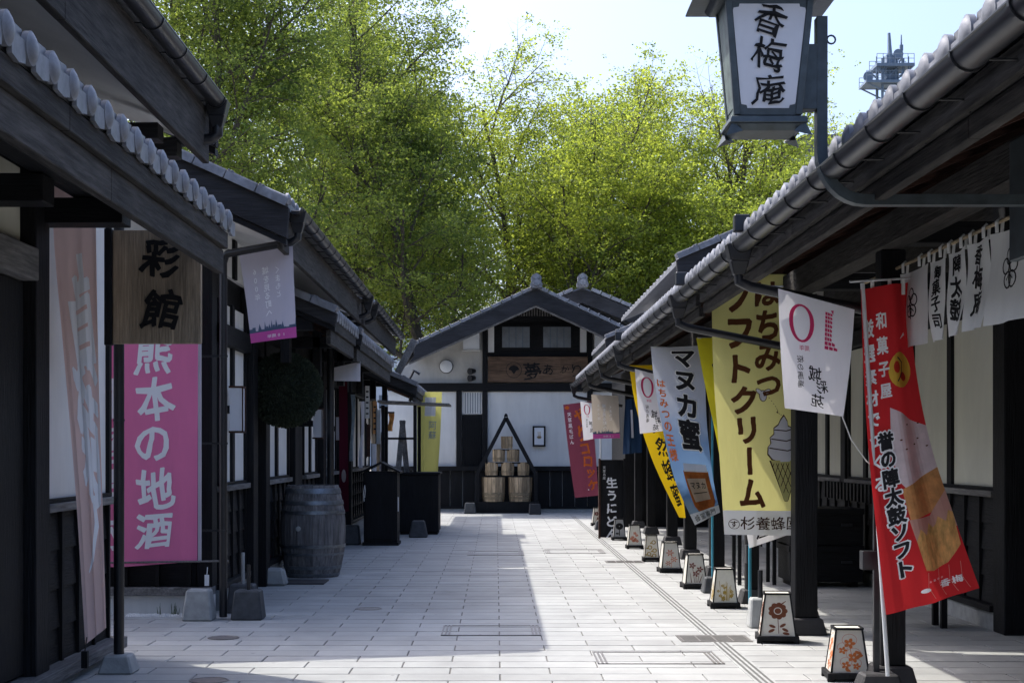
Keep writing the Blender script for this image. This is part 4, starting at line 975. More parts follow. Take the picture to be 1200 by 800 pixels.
# ---- golden banner
a = Art(); 
for i, ch in enumerate('天然蜂蜜'): a.text(ch, .26, .85+i*.27, .25, 'i_dark', bold=.02, brush=.15)
r, _ = banner('nobori_banner', 'golden yellow banner with black brush writing hanging behind the honey banner', 'banner', 'c_gold',
    E([(737, 428), (746, 480), (765, 540), (796, 606)], [9.95]*4), E([(780, 428), (786, 480), (794, 540), (802, 606)], [10.1]*4), .48, 1.95, a, fold=folds(.012, .8, .3, .3), nu=6, nv=16)
# ---- white cloth corner under the ice cream banner
r, _ = banner('nobori_banner', 'white banner foot with a black character poking out below the ice cream banner', 'banner', 'c_white',
    E([(868, 560), (872, 605), (878, 642)], 7.15), E([(934, 560), (935, 595), (932, 622)], 7.25), .52, .62, Art().text('屋', .16, .46, .16, 'i_dark', bold=.03, brush=.15), nu=6, nv=8)
pole(r, 2.372, 7.2, 1.6, 'polecyan', r=.013)
# ---- maroon croquette banner
a = Art().ell(.07, .10, .045, .05, 'i_orange').text('天草黒毛ばん', .10, .25, .085, 'i_white', bold=.02, step=.095)
a.text('やり', .34, .28, .30, 'i_orange', bold=.035, brush=.12, step=.30)
for i, ch in enumerate('コロッケ'): a.text(ch, .36+.035*i, .84+i*.225, .24, 'i_orange', bold=.04, brush=.12)
a.ell(.35, 1.62, .015, .015, 'i_white')
r, _ = banner('nobori_banner', 'maroon banner with orange croquette lettering far on the right', 'banner', 'c_maroon',
    E([(660, 474), (664, 510), (669, 550), (674, 583)], 14.9), E([(693, 470), (696, 510), (699, 550), (701, 580)], 15.0), .58, 1.82, a, fold=folds(.02, .7, .3, .3), nu=6, nv=18)
pole(r, 2.04, 15.0, 2.5, base='darkconc')
# ---- red cream puff banner
a = Art()
for i, ch in enumerate('厳選素材でつくる'): a.text(ch, .075, .34+i*.165, .125, 'i_white', bold=.035)
for i, ch in enumerate('和菓子屋'): a.text(ch, .215, .30+i*.165, .12, 'i_white', bold=.035)
a.ell(.40, .66, .14, .135, 'i_yellow', 1).ell(.35, .63, .035, .045, 'i_red', 2).ell(.42, .71, .045, .035, 'i_red', 2, rot=.5).line([(.36, .56), (.42, .60), (.40, .68), (.34, .74)], .012, 'i_dark', 3)
a.line([(.43, .44), (.50, .41)], [.004, .02], 'i_white', 2)
a.poly([(.24, .93), (.33, .98), (.44, 1.06), (.60, 1.14), (.60, 1.54), (.46, 1.58), (.30, 1.62), (.22, 1.50), (.21, 1.2)], 'i_cream', 1)
a.poly([(.24, 1.58), (.60, 1.50), (.60, 1.72), (.46, 1.84), (.26, 1.84)], 'i_choux', 2)
a.poly([(.25, 1.83), (.42, 1.86), (.60, 1.70), (.60, 2.02), (.27, 2.02)], 'i_pinkish', 3)
a.poly([(.27, 2.02), (.31, 1.93), (.35, 2.0), (.39, 1.91), (.43, 1.98), (.48, 1.89), (.53, 1.95), (.57, 1.87), (.60, 1.90), (.58, 2.16), (.46, 2.26), (.34, 2.28), (.29, 2.26)], 'i_chouxd', 4)
for i in range(7): a.ell(.30+.045*i+.01*math.sin(i*5), 1.2+.11*math.sin(i*2.3), .012, .006, 'i_brown', 2)
for i, ch in enumerate('誉の陣太鼓ソフト'): a.text(ch, .165-.0*i, 1.18+i*.145, .15, 'i_white', 5, bold=.12).text(ch, .165, 1.18+i*.145, .145, 'i_dark', 6, bold=.05)
a.ell(.26, 2.43, .032, .022, 'i_white', 1).text('香梅', .40, 2.42, .075, 'i_white', 1, vert=False, bold=.03, brush=.1, step=.085).text('お菓子の', .30, 2.36, .02, 'i_white', 1, vert=False, step=.03)
for i in range(4): a.line([(.30+.08*i, 2.28), (.28+.08*i, 2.40), (.31+.08*i, 2.55)], .003, 'i_pinkish', 1)
r, _ = banner('nobori_banner', 'red banner with a cream puff picture on the nearest right post', 'banner', 'c_red',
    E([(1011, 338), (1015, 440), (1022, 540), (1032, 640), (1041, 721)], [4.78]*5), E([(1059, 333), (1068, 430), (1088, 520), (1120, 606), (1153, 690)], [4.95, 4.93, 4.88, 4.8, 4.74]), .60, 2.60, a,
    fold=lambda u, v: .045*math.sin(u*7.5+.6+v*.8)*(1-.45*v)+.012*math.sin(u*17+v*3), nu=20, nv=30, off=.0012)
put(MB().tube([W(1010, 332, 4.82), W(1038, 790, 4.86)], .014, 10), 'banner_pole', 'polewhite', r, smooth=True)
put(MB().tube([W(996, 330, 4.80), W(1064, 328, 4.92)], .007, 8), 'cross_rod', 'polewhite', r, smooth=True)
for px_ in (1020, 1040, 1056): put(MB().tube([W(px_, 328, 4.86), W(px_, 346, 4.86)], .012, 6), 'tie_loop', 'rope', r)
put(MB().tube([W(1032, 672, 4.84), W(1047, 671, 4.96)], .005, 6).tube([W(1032, 678, 4.84), W(1047, 677, 4.96)], .005, 6), 'pole_tie', 'rope', r)
# ---- slender second post, stand and dangling wire next to the nearest right pillar
pl = thing('banner_stand', 'square grey banner stand with dark block beside the nearest right pillar', 'stand', (2.50, 4.98, 0))
put(MB().box(2.44, 2.475, 4.93, 4.965, .1, 2.6), 'upright', 'metal', pl); put(MB().box(2.36, 2.475, 4.90, 4.99, .78, .90), 'bracket', 'metal', pl, bevel=.004)
put(MB().taper(2.46, 4.90, 0, .12, .30, .22, .22, .16), 'block', 'blackconc', pl, bevel=.012)
# ---- left far lime banner
r, _ = banner('nobori_banner', 'lime yellow banner reading 阿蘇 behind the left counter', 'banner', 'c_lime', E([(489, 459), (488, 510), (485, 556)], 15.6), E([(518, 459), (516, 510), (513, 554)], 15.6), .50, 1.68,
    Art().poly([(.16, .15), (.38, .15), (.38, .50), (.16, .50)], 'i_pale', 1).text('阿蘇', .33, .66, .17, 'i_greyprint', bold=.01), fold=folds(.03, 1.3, .3, .3), nu=10, nv=14)
pole(r, -1.61, 15.6, 2.8)
# ---- wine banner narrow on left wall
r, _ = banner('nobori_banner', 'narrow dark wine banner seen edge on along the left wall', 'banner', 'c_wine', E([(397, 446), (398, 600)], [12.0, 12.0]), E([(404, 446), (406, 600)], [11.6, 11.6]), .4, 2.0, Art().ell(.2, 1.45, .10, .10, 'i_white'), nu=4, nv=6)

# ---- navy cloth hanging on right row
r, _ = banner('hanging_cloth', 'navy blue happi coat cloth hung between far right posts', 'cloth', 'c_navy', E([(733, 468), (731, 500), (730, 532)], 12.4), E([(748, 466), (752, 500), (753, 530)], 12.3), .30, .88, Art().poly([(.12, .2), (.16, .2), (.17, .6), (.13, .6)], 'i_pale', 1), fold=folds(.03, 1.5, .2, .5), nu=12, nv=10)
# ---- black signboard
t = thing('standing_signboard', 'tall black standing signboard with white lettering 生うどん', 'sign', (2.05, 13.5, 0))
x0, x1 = W(704, 0, 13.4).x, W(731, 0, 13.4).x
put(MB().prism([(13.40, .02), (13.46, .02), (13.52, 1.38), (13.46, 1.38)], x0, x1, 'x'), 'board', 'black', t, bevel=.004)
put(MB().box(x0-.03, x0, 13.39, 13.5, 0, 1.40), 'brown_edge', 'rafter', t); put(MB().box(x1, x1+.03, 13.39, 13.5, 0, 1.40), 'frame_edge', 'black', t)
ar = Art().text('天草名産', .07, .12, .055, 'i_white', step=.06)
for i, ch in enumerate('生うにどん'): ar.text(ch, .20, .38+i*.225, .20, 'i_white', bold=.035, brush=.12)
lay_art(ar, t, Flat((x0, 13.455, 1.36), (1, 0, 0), (0, -.044, -1), x1-x0, 1.34, (0, -1, .04)), [], [], off=.004)
# ================================================================ NOREN
nr = thing('noren_curtain', 'white shop curtain of five strips with black brush writing under the right eave', 'curtain', (2.62, 4.4, 2.2), rigid=False)
put(MB().tube([(2.62, 3.75, 2.735), (2.62, 5.45, 2.735)], .011, 8), 'rod', 'bamboo', nr, smooth=True)
cuts = [4.98, 4.66, 4.46, 4.26, 4.06, 3.74]
txts = ['*', '御菓子司', '陣太鼓', '香梅庵', '*']
for i in range(5):
    ya, yb = cuts[i]-.004, cuts[i+1]+.004; wd_ = ya-yb
    ph = i*1.3
    L_ = [(2.62+.01*math.sin(ph), ya, 2.685), (2.61, ya-.01, 2.45), (2.60+.03*math.sin(ph), ya-.012, 2.20)]
    R_ = [(2.62+.01*math.sin(ph+1.3), yb, 2.685), (2.615, yb, 2.45), (2.60+.03*math.sin(ph+1.3), yb+.01, 2.20)]
    class XS(Sheet):
        def raw(s, u, v):
            a = s.edge(s.L, v); b = s.edge(s.R, v); p = a.lerp(b, u); return p+Vector((.010*(.4+v)*math.sin(u*9+s.ph)+.006*math.sin(u*4+v*7), 0, -.012*math.sin(u*math.pi)*(1-v)))
    XS.ph = ph
    sh = XS(L_, R_, wd_, .485, None, 8, 10)
    c_ = put(sh.mesh(), 'curtain_strip', 'c_noren', nr, smooth=True)
    a = Art()
    if txts[i] == '*':
        cx, cy = wd_*.5, .22; sc_ = 1.0 if i else .9
        for k_ in range(5):
            t_ = -math.pi/2+k_*2*math.pi/5; a.ring(cx+.045*sc_*math.cos(t_)*.8, cy+.06*sc_*math.sin(t_), .034*sc_, .042*sc_, .008, 'ink', 1, 14)
        a.line([(cx, cy-.04), (cx, cy+.09)], .008, 'ink', 2).line([(cx-.03, cy+.05), (cx, cy+.02), (cx+.03, cy+.05)], .007, 'ink', 2)
    else:
        n_ = len(txts[i]); sz = (.36/n_)
        for k_, ch in enumerate(txts[i]): a.text(ch, wd_*.52, .09+k_*sz, sz*(1.0 if n_ < 4 else .95), 'ink', 1, bold=.03, brush=.22, sx=.72)
    gu, gv = sh.cuts(); lay_art(a, c_, sh, gu, gv)
    for q_ in range(2):
        yy = ya-wd_*(.2+.6*q_); put(MB().tube([(2.632, yy, 2.675), (2.636, yy, 2.735), (2.62, yy, 2.752), (2.604, yy, 2.735), (2.606, yy, 2.68)], .009, 6), 'tab', 'c_noren', nr)
for yy in (5.06, 5.13, 5.22): put(MB().tube([(2.632, yy, 2.66), (2.636, yy, 2.735), (2.62, yy, 2.752), (2.604, yy, 2.735), (2.606, yy, 2.67)], .009, 6), 'tab', 'c_noren', nr)
put(MB().box(2.61, 2.63, 3.85, 3.87, 2.74, 2.87).box(2.61, 2.63, 5.2, 5.22, 2.74, 2.87), 'rod_hanger', 'pipe', nr)

# ================================================================ STREET LAMP ON A BENT ARM
lp = thing('street_lantern', 'square hanging street lantern reading 香梅庵 on a bent steel arm', 'street lamp', (1.5, 3.55, 2.69))
pts = [(1.507, 3.57, 3.55), (1.507, 3.57, 2.93)]
for i in range(1, 9):
    t = math.pi/2*i/8; pts.append((1.507+.20*(1-math.cos(t)), 3.57, 2.93-.225*math.sin(t)))
pts += [(2.46, 3.57, 2.705)]
b = MB(); k0 = None
for i, p in enumerate(pts):                       # flat bar swept along the bend
    a0 = pts[max(i-1, 0)]; a1 = pts[min(i+1, len(pts)-1)]; d = Vector((a1[0]-a0[0], 0, a1[2]-a0[2])).normalized(); nrm = Vector((d.z, 0, -d.x))
    for sx, sy in ((-1, -1), (1, -1), (1, 1), (-1, 1)): v = Vector(p)+nrm*.024*sx; b.v.append((v.x, 3.57+.034*sy, v.z))
for i in range(len(pts)-1):
    for j in range(4): b.f.append((i*4+j, i*4+(j+1) % 4, i*4+4+(j+1) % 4, i*4+4+j))
b.f += [(0, 1, 2, 3), tuple(len(b.v)-4+j for j in (3, 2, 1, 0))]
put(b, 'bent_arm', 'steel', lp)
put(MB().box(2.46, 2.50, 3.47, 3.80, 2.45, 3.02), 'wall_plate', 'steel', lp, bevel=.004)
put(MB().box(1.41, 1.482, 3.53, 3.61, 3.12, 3.42), 'bracket_plate', 'steel', lp, bevel=.003)
put(MB().lathe([(.016, -.004), (.024, 0), (.016, .004)], (1.555, 3.57, 3.45), 12, 'y', cap=False), 'cable_ring', 'steel', lp)
CX, CY = 1.24, 3.56; LD = .76
def fr(z): t = (z-3.03)/(3.60-3.03); return .150+.050*t     # half width of the tapering body
zb, zt = 3.075, 3.60
for sx in (-1, 1):
    for sy in (-1, 1):
        h0, h1 = fr(zb), fr(zt)
        put(MB().beam((CX+sx*(h0-.014), CY+sy*(h0*LD-.014), zb), (CX+sx*(h1-.014), CY+sy*(h1*LD-.014), zt), .03, .03, up=(0, 1, 0)), 'corner_bar', 'steel', lp, bevel=.003)
def face(axis, s, inset, z0, z1, m, th, notch=0, nm='panel'):
    a0, a1 = fr(z0)-inset, fr(z1)-inset; nn = notch
    pr = [(-a0+nn, z0), (a0-nn, z0), (a0-nn*.9, z0+nn*.45), (a0-nn*.1, z0+nn*.6), (a0, z0+nn), (a1, z1-nn), (a1-nn*.1, z1-nn*.6), (a1-nn*.9, z1-nn*.45), (a1-nn, z1), (-a1+nn, z1), (-a1+nn*.9, z1-nn*.45), (-a1+nn*.1, z1-nn*.6), (-a1, z1-nn), (-a0, z0+nn), (-a0+nn*.1, z0+nn*.6), (-a0+nn*.9, z0+nn*.45)] if nn else [(-a0, z0), (a0, z0), (a1, z1), (-a1, z1)]
    o = []
    for dd in (0, th):
        for u, z in pr:
            d = fr(z)-.012+dd
            d = (fr(z)*LD if axis == 'y' else fr(z))-.012+dd; o.append((CX+u, CY+s*d, z) if axis == 'y' else (CX+s*d, CY+u*LD, z))
    n = len(pr); put(MB().add(o, [tuple(range(n)), tuple(range(n, 2*n))]+[(i, (i+1) % n, n+(i+1) % n, n+i) for i in range(n)]), nm, m, lp)
for ax in 'xy':
    for s in (-1, 1):
        face(ax, s, .014, zb, zt, 'steel' if ax == 'y' else 'steelpatina', .004, nm='side_plate')
face('y', -1, .032, zb+.03, zt-.03, 'lamppanel', .007, notch=.03, nm='milky_panel'); face('x', -1, .04, zb+.04, zt-.04, 'steelpatina', .007, nm='glass_panel')
ar = Art()
for i, ch in enumerate('香梅庵'): ar.text(ch, .20, .105+i*.152, .15, 'ink', bold=.010, brush=.24)
n_ = Vector((0, -1, -.088)).normalized()
lay_art(ar, lp, Flat((CX-.20, CY-fr(3.60)*LD+.003, 3.60), (1, 0, 0), (0, .088*LD, -1), .4, .56, n_), [], [], off=.0025)
put(MB().taper(CX, CY, 3.035, 3.067, .36, .36*LD, .345, .345*LD), 'tray_rim', 'steel', lp, bevel=.004)
put(MB().taper(CX, CY, 3.005, 3.033, .27, .27*LD, .345, .345*LD), 'tray', 'steel', lp, bevel=.003)
for sx in (-1, 1):
    for sy in (-1, 1):
        x, y = CX+sx*.165, CY+sy*.165*LD
        put(MB().add([(x, y, 3.045), (x-sx*.05, y, 3.0), (x, y-sy*.05, 3.0), (x+sx*.03, y+sy*.02, 2.975)], [(0, 1, 3), (0, 3, 2), (1, 2, 3), (0, 2, 1)]), 'corner_foot', 'steel', lp)
put(MB().taper(CX, CY, 3.60, 3.63, .46, .46*LD, .50, .50*LD), 'cornice', 'steel', lp, bevel=.004)
put(MB().taper(CX, CY, 3.63, 3.66, .66, .54, .64, .52).taper(CX, CY, 3.66, 3.90, .64, .52, .12, .12), 'roof_cap', 'steel', lp, bevel=.004)
put(MB().taper(CX, CY, 3.90, 4.0, .08, .08, .04, .04), 'finial', 'steel', lp, bevel=.004)

# ================================================================ GROUND LANTERNS
M['l_brown'] = mat('lantern_brown_cutout', (.20, .065, .03), .8, trans=.2); M['l_orange'] = mat('lantern_orange_cutout', (.62, .19, .05), .8, trans=.2)
M['l_gold'] = mat('lantern_ochre_cutout', (.42, .29, .06), .8, trans=.2); M['l_plum'] = mat('lantern_plum_cutout', (.22, .08, .06), .8, trans=.2); M['l_coral'] = mat('lantern_coral_cutout', (.62, .23, .13), .8, trans=.2)
M['darkpaper'] = mat('smoked_lantern_paper', (.30, .30, .30), .8, var=.05)
def petals(a, cx, cy, r, n, m, layer=1, w_=.5, off=0):
    for i in range(n):
        t = off+i*2*math.pi/n; a.ell(cx+r*.6*math.cos(t), cy+r*.6*math.sin(t), r*.45, r*.45*w_, m, layer, 12, rot=t)
def design(k, Wd, Ht):
    a = Art(); R_ = random.Random(k); cx = Wd/2
    if k == 0:     # one big round brown flower on a leafy stem
        petals(a, cx, Ht*.42, .058, 9, 'l_brown', 1, .8); a.ell(cx, Ht*.42, .036, .036, 'l_brown', 2).ring(cx, Ht*.42, .026, .026, .006, 'paper', 3)
        a.line([(cx, Ht*.58), (cx+.005, Ht*.92)], .004, 'l_brown'); a.line([(cx+.01, Ht*.3), (cx+.05, Ht*.2)], [.012, .004], 'l_brown')
        for x, y, t in ((-.035, .76, .4), (-.04, .86, -.5), (.03, .74, -.6), (.045, .84, .5), (.05, .92, .2)): a.ell(cx+x, Ht*y, .022, .010, 'l_brown', 1, 12, rot=t)
    elif k == 1:   # orange camellias
        for x, y, r in ((.0, .35, .03), (-.035, .50, .022), (.02, .65, .03), (-.02, .82, .024), (.035, .84, .02)): petals(a, cx+x, Ht*y, r, 5, 'l_orange', 1, .7); a.ring(cx+x, Ht*y-.02, r*1.3, r*1.2, .002, 'l_coral', 1)
        for x, y, t in ((.045, .55, .5), (.05, .62, -.3), (-.01, .93, .8)): a.ell(cx+x, Ht*y, .02, .009, 'l_orange', 1, 12, rot=t)
        a.line([(cx-.02, Ht*.9), (cx+.01, Ht*.6), (cx, Ht*.4)], .003, 'l_orange')
    elif k == 2:   # fine ochre grasses with blossoms
        for i in range(9): x = R_.uniform(-.05, .05); a.line([(cx+x*.6, Ht*.92), (cx+x, Ht*R_.uniform(.35, .6))], .003, 'l_gold')
        for i in range(14): petals(a, cx+R_.uniform(-.055, .055), Ht*R_.uniform(.45, .9), R_.uniform(.010, .017), 5, 'l_gold', 1, .7)
    elif k == 3:   # plum irises on stems
        for x, y in ((-.03, .40), (.035, .52), (.0, .66)):
            petals(a, cx+x, Ht*y, .030, 5, 'l_plum', 1, .6); a.line([(cx+x, Ht*y), (cx+x*.4, Ht*.94)], .004, 'l_plum')
        a.line([(cx-.04, Ht*.94), (cx-.05, Ht*.62)], [.008, .002], 'l_plum').line([(cx+.03, Ht*.94), (cx+.06, Ht*.66)], [.008, .002], 'l_plum')
    elif k == 4:   # coral lilies
        for x, y, r in ((-.01, .42, .04), (.03, .66, .034), (-.03, .80, .03)): petals(a, cx+x, Ht*y, r, 6, 'l_coral', 1, .35)
        a.line([(cx, Ht*.95), (cx+.005, Ht*.4)], .004, 'l_coral')
    elif k == 5:   # ochre rings of flowers
        for x, y in ((.02, .33), (-.02, .55), (.03, .68), (-.03, .83), (.025, .90)): a.ring(cx+x, Ht*y, .024, .026, .010, 'l_gold'); a.ell(cx+x-.03, Ht*y+.01, .010, .008, 'l_gold')
    elif k == 6:   # little coral blossoms
        for i in range(9): petals(a, cx+R_.uniform(-.045, .045), Ht*R_.uniform(.25, .9), .020, 5, 'l_coral', 1, .8)
    elif k == 7: petals(a, cx, Ht*.42, .05, 10, 'ink', 1, .6); a.ring(cx, Ht*.42, .05, .05, .008, 'ink'); a.line([(cx, Ht*.6), (cx, Ht*.9)], .012, 'ink').ell(cx-.03, Ht*.8, .022, .012, 'ink')
    else: petals(a, cx-.01, Ht*.4, .04, 5, 'l_plum', 1, .8); petals(a, cx+.02, Ht*.7, .03, 5, 'l_plum', 1, .8); a.line([(cx-.03, Ht*.9), (cx+.01, Ht*.6)], .006, 'l_plum')
    o = Art(); ky = 1.28
    for l_, m_, v_, f_ in a.items: o.items.append((l_, m_, [(cx+(x-cx)*ky, Ht*.58+(y-Ht*.58)*1.12) for x, y in v_], f_))
    return o
labs = ['nearest paper ground lantern with orange camellia cut-outs', 'ground lantern with one big round brown flower', 'ground lantern with fine ochre grass and blossoms', 'ground lantern with tall plum coloured irises', 'ground lantern with coral lilies, left of the iris one', 'ground lantern with ochre ring shaped flowers', 'ground lantern with scattered small coral blossoms', 'grey ground lantern with black flower in front of the signboard', 'farthest ground lantern with two plum blossoms']
def lantern(cx, cy, H, k, lab, wb=.235, wt=.165, rz=0, paper='paper'):
    t = thing('ground_lantern', lab, 'lantern', (0, 0, 0), 'paper ground lanterns along the drain line')
    zb_, zt_ = .055, H
    put(MB().box(-wb/2-.02, wb/2+.02, -wb/2-.02, wb/2+.02, .02, .06), 'base', 'black', t, bevel=.004, local=True)
    for sx in (-1, 1):
        for sy in (-1, 1): put(MB().box(sx*wb/2-.02*(sx > 0)-.02*(sx < 0)+.0, sx*wb/2+.02, sy*wb/2-.02, sy*wb/2+.02, 0, .022), 'foot', 'black', t, local=True)
    for sx in (-1, 1):
        for sy in (-1, 1): put(MB().beam((sx*(wb/2-.006), sy*(wb/2-.006), zb_), (sx*(wt/2-.006), sy*(wt/2-.006), zt_), .012, .012, up=(0, 1, 0)), 'corner_strip', 'black', t, local=True)
    a0, a1 = wb/2-.006, wt/2-.006
    for ax, s in (('y', -1), ('y', 1), ('x', -1), ('x', 1)):
        f = (lambda u, d, z: (u, s*d, z)) if ax == 'y' else (lambda u, d, z: (s*d, u, z))
        o = [f(-a0, a0+.001, zb_), f(a0, a0+.001, zb_), f(a1, a1+.001, zt_-.005), f(-a1, a1+.001, zt_-.005), f(-a0, a0-.002, zb_), f(a0, a0-.002, zb_), f(a1, a1-.002, zt_-.005), f(-a1, a1-.002, zt_-.005)]
        put(MB().add(o, [(0, 1, 2, 3), (7, 6, 5, 4), (0, 4, 5, 1), (1, 5, 6, 2), (2, 6, 7, 3), (3, 7, 4, 0)]), 'paper_panel', paper, t, local=True)
    for s in (-1, 1):
        put(MB().box(-wt/2, wt/2, s*wt/2-.007, s*wt/2+.007, zt_-.012, zt_+.003), 'top_rail', 'black', t, local=True); put(MB().box(s*wt/2-.007, s*wt/2+.007, -wt/2+.008, wt/2-.008, zt_-.012, zt_+.003), 'top_rail', 'black', t, local=True)
    put(MB().box(-wt/2+.008, wt/2-.008, -wt/2+.008, wt/2-.008, zt_-.010, zt_-.004), 'top_paper', paper, t, local=True)
    sl = (a0-a1)/(zt_-zb_)
    lay_art(design(k, wb-.03, H-.08), t, Flat((-(wb-.03)/2, -a1-.002, zt_-.012), (1, 0, 0), (0, -sl, -1), wb-.03, H-.08, Vector((0, -1, .1)).normalized()), [], [], off=.002, names='flower_cutout')
    if k in (0, 1, 2): lay_art(design(k, wb-.03, H-.08), t, Flat((-a1-.002, (wb-.03)/2, zt_-.012), (0, -1, 0), (-sl, 0, -1), wb-.03, H-.08, Vector((-1, 0, .1)).normalized()), [], [], off=.002, names='flower_cutout')
    t.location = (cx, cy*ST, 0); t.rotation_euler = (0, 0, rz); return t
ls = [(993.5, 799, 735, 1, 53), (911, 754, 694, 0, 50), (848.5, 713, 665, 2, 35), (814, 690, 648, 3, 30), (785, 671, 634, 4, 27), (763.5, 658, 626, 5, 21), (743.5, 643, 614, 6, 19.5), (725.5, 633, 607, 7, 17), (699.5, 616, 594, 8, 13)]
for i, (px, yb, yt, k, wpx) in enumerate(ls):
    Y = 1395/(yb-527); H = (yb-yt)/F*Y*.97; wb = wpx/F*Y*.86
    lantern((px-581)/F*(Y+wb/4)+.0, Y+wb/4+.012, H, k, labs[i], wb=wb, wt=wb*.70, rz=R((-4, -7, -1, 2, 3, -2, 1, 0, 2)[i]), paper='darkpaper' if k == 7 else 'paper')
# upright pipe stand behind the brown-flower lantern
t = thing('pipe_stand', 'short grey pipe standing in a stone beside the brown flower lantern', 'stand', (2.30, 6.70, 0))
put(MB().tube([(2.315, 6.74, .05), (2.315, 6.74, .50)], .021, 12), 'pipe', 'metal', t, smooth=True); put(MB().taper(2.315, 6.74, 0, .26, .22, .2, .18, .14), 'stone', 'conc', t, bevel=.014)

# ================================================================ CASK, CEDAR BALL, LEFT SIDE THINGS
def staved(parent, cx, cy, z0, prof, n, m, name='stave', gap=.10):
    """open staves as single parts round a centre; prof = [(r, z)]"""
    b = MB(); da = 2*math.pi/n*(1-gap*.25)
    for r_, z in prof:
        for rr, aa in ((r_, -da/2), (r_, da/2), (r_-.022, da/2), (r_-.022, -da/2)): b.v.append((rr*math.sin(aa), -rr*math.cos(aa), z))
    for i in range(len(prof)-1):
        for j in range(4): b.f.append((i*4+j, i*4+(j+1) % 4, i*4+4+(j+1) % 4, i*4+4+j))
    b.f += [(0, 3, 2, 1), tuple(len(b.v)-4+j for j in range(4))]
    me = b.mesh(name); me.materials.append(M[m])
    for i in range(n): inst(me, name, parent, (cx, cy, z0), rot=(0, 0, 2*math.pi*i/n), scale=None).scale = (1+random.uniform(-.006, .006),)*2+(1,)
ck = thing('wine_cask', 'big weathered grey wooden cask standing upright by the left wall', 'cask', (-2.25, 9.45, 0))
Rb = lambda z: .405-.09*((z-.56)/.56)**2
staved(ck, -2.25, 9.45, .0, [(Rb(z), z) for z in (.0, .12, .28, .42, .56, .70, .84, 1.0, 1.12)], 26, 'cask')
def hoop(z0, z1, rf, parent, cx, cy, m='hoop', ex=.005): 
    return put(MB().lathe([(rf(z0)-.002, z0), (rf(z0)+ex, z0+.001), (rf((z0+z1)/2)+ex, (z0+z1)/2), (rf(z1)+ex, z1-.001), (rf(z1)-.002, z1)], (cx, cy, 0), 40, cap=False), 'hoop', m, parent, smooth=True)
for z0, z1 in ((1.02, 1.085), (.885, .935), (.77, .815), (.36, .40), (.27, .30), (.10, .145), (.015, .05)): hoop(z0, z1, Rb, ck, -2.25, 9.45)
put(MB().lathe([(.30, 1.07), (.30, 1.09), (.001, 1.092)], (-2.25, 9.45, 0), 28), 'lid', 'cask', ck)
put(MB().lathe([(.033, -.018), (.028, -.03), (.001, -.034)], (-2.38, 9.45-.365, .60), 14, 'y'), 'bung', 'conc', ck, smooth=True)
tag(put(MB().box(-2.62, -1.98, 8.72, 9.25, 0, .018), 'floor_mat', 'darkmat', bevel=.004), 'flat dark mat on the paving in front of the cask', 'mat')

# cedar ball: thousands of clipped needles on a sphere
cb = thing('cedar_ball', 'large round dark ball of cedar sprigs hung under the left eave', 'cedar ball', (-2.36, 8.6, 2.22))
rng = np.random.default_rng(4); n_ = 16000
d = rng.normal(size=(n_, 3)); d /= np.linalg.norm(d, axis=1)[:, None]
base = d*.385; tip = d*(.410+rng.uniform(-.014, .020, n_)[:, None]); tn = np.cross(d, rng.normal(size=(n_, 3))); tn /= np.linalg.norm(tn, axis=1)[:, None]
V = np.stack([base-tn*.006, base+tn*.006, tip+tn*.004+rng.normal(size=(n_, 3))*.006, tip-tn*.004+rng.normal(size=(n_, 3))*.006], 1).reshape(-1, 3)+np.array([-2.36, 8.6, 2.22])
b = MB(); b.v = [tuple(v) for v in V]; b.f = [(4*i, 4*i+1, 4*i+2, 4*i+3) for i in range(n_)]
me = bpy.data.meshes.new('needles'); me.from_pydata([tuple(Vector(v)-Vector((-2.36, 8.6, 2.22))) for v in b.v], [], b.f); me.materials.append(M['cedarball'])
o = put(me, 'cedar_needles', None, cb); o['kind'] = 'stuff'
put(MB().lathe([(.384*math.cos(R(t)) if abs(t) < 90 else .001, .384*math.sin(R(t))) for t in range(-90, 91, 10)], (-2.36, 8.6, 2.22), 24), 'core', 'cedarball', cb, smooth=True)
put(MB().tube([(-2.36, 8.6, 2.6), (-2.36, 8.6, 3.05)], .012, 6), 'rope', 'rafter', cb)

def wall_lamp(px, y0, y1, wpx, Y, lab):
    x0 = (px-581)/F*Y; x1 = (px+wpx-581)/F*Y; z0 = CAMZ-(y1-527)/F*Y; z1 = CAMZ-(y0-527)/F*Y
    t = thing('wall_lamp', lab, 'lamp', (x0, Y, z0), 'box lamps on the left wall')
    put(MB().box(x0+.01, x1-.012, Y, Y+.16, z0+.02, z1-.02), 'milky_box', 'acrylic', t)
    for a in ((x0, x1, z0, z0+.02), (x0, x1, z1-.02, z1)): put(MB().box(a[0], a[1], Y-.006, Y+.166, a[2], a[3]), 'frame_rail', 'rafter', t)
    for a in ((x1-.012, x1),): 
        for yy in (Y-.004, Y+.155): put(MB().box(a[0], a[1], yy, yy+.012, z0+.02, z1-.02), 'frame_upright', 'rafter', t)
    put(MB().box(min(x0, -2.72), x0+.008, Y+.05, Y+.11, (z0+z1)/2-.04, (z0+z1)/2+.04), 'bracket', 'black', t)
wall_lamp(268, 452, 507, 17, 7.66, 'nearest box lamp on the left wall by the downpipe')
wall_lamp(366, 478, 514, 12, 10.4, 'box lamp on the left wall right of the cedar ball')
wall_lamp(393, 487, 517, 9, 12.0, 'farthest box lamp on the left wall by the wine banner')
for px, Y, lab in ((318, 8.86, 0), (384, 10.9, 1)):
    pass
pp = thing('eave_pole', 'black round pole holding the low left eave right of the cedar ball', 'pole', (-2.26, 10.5, 0))
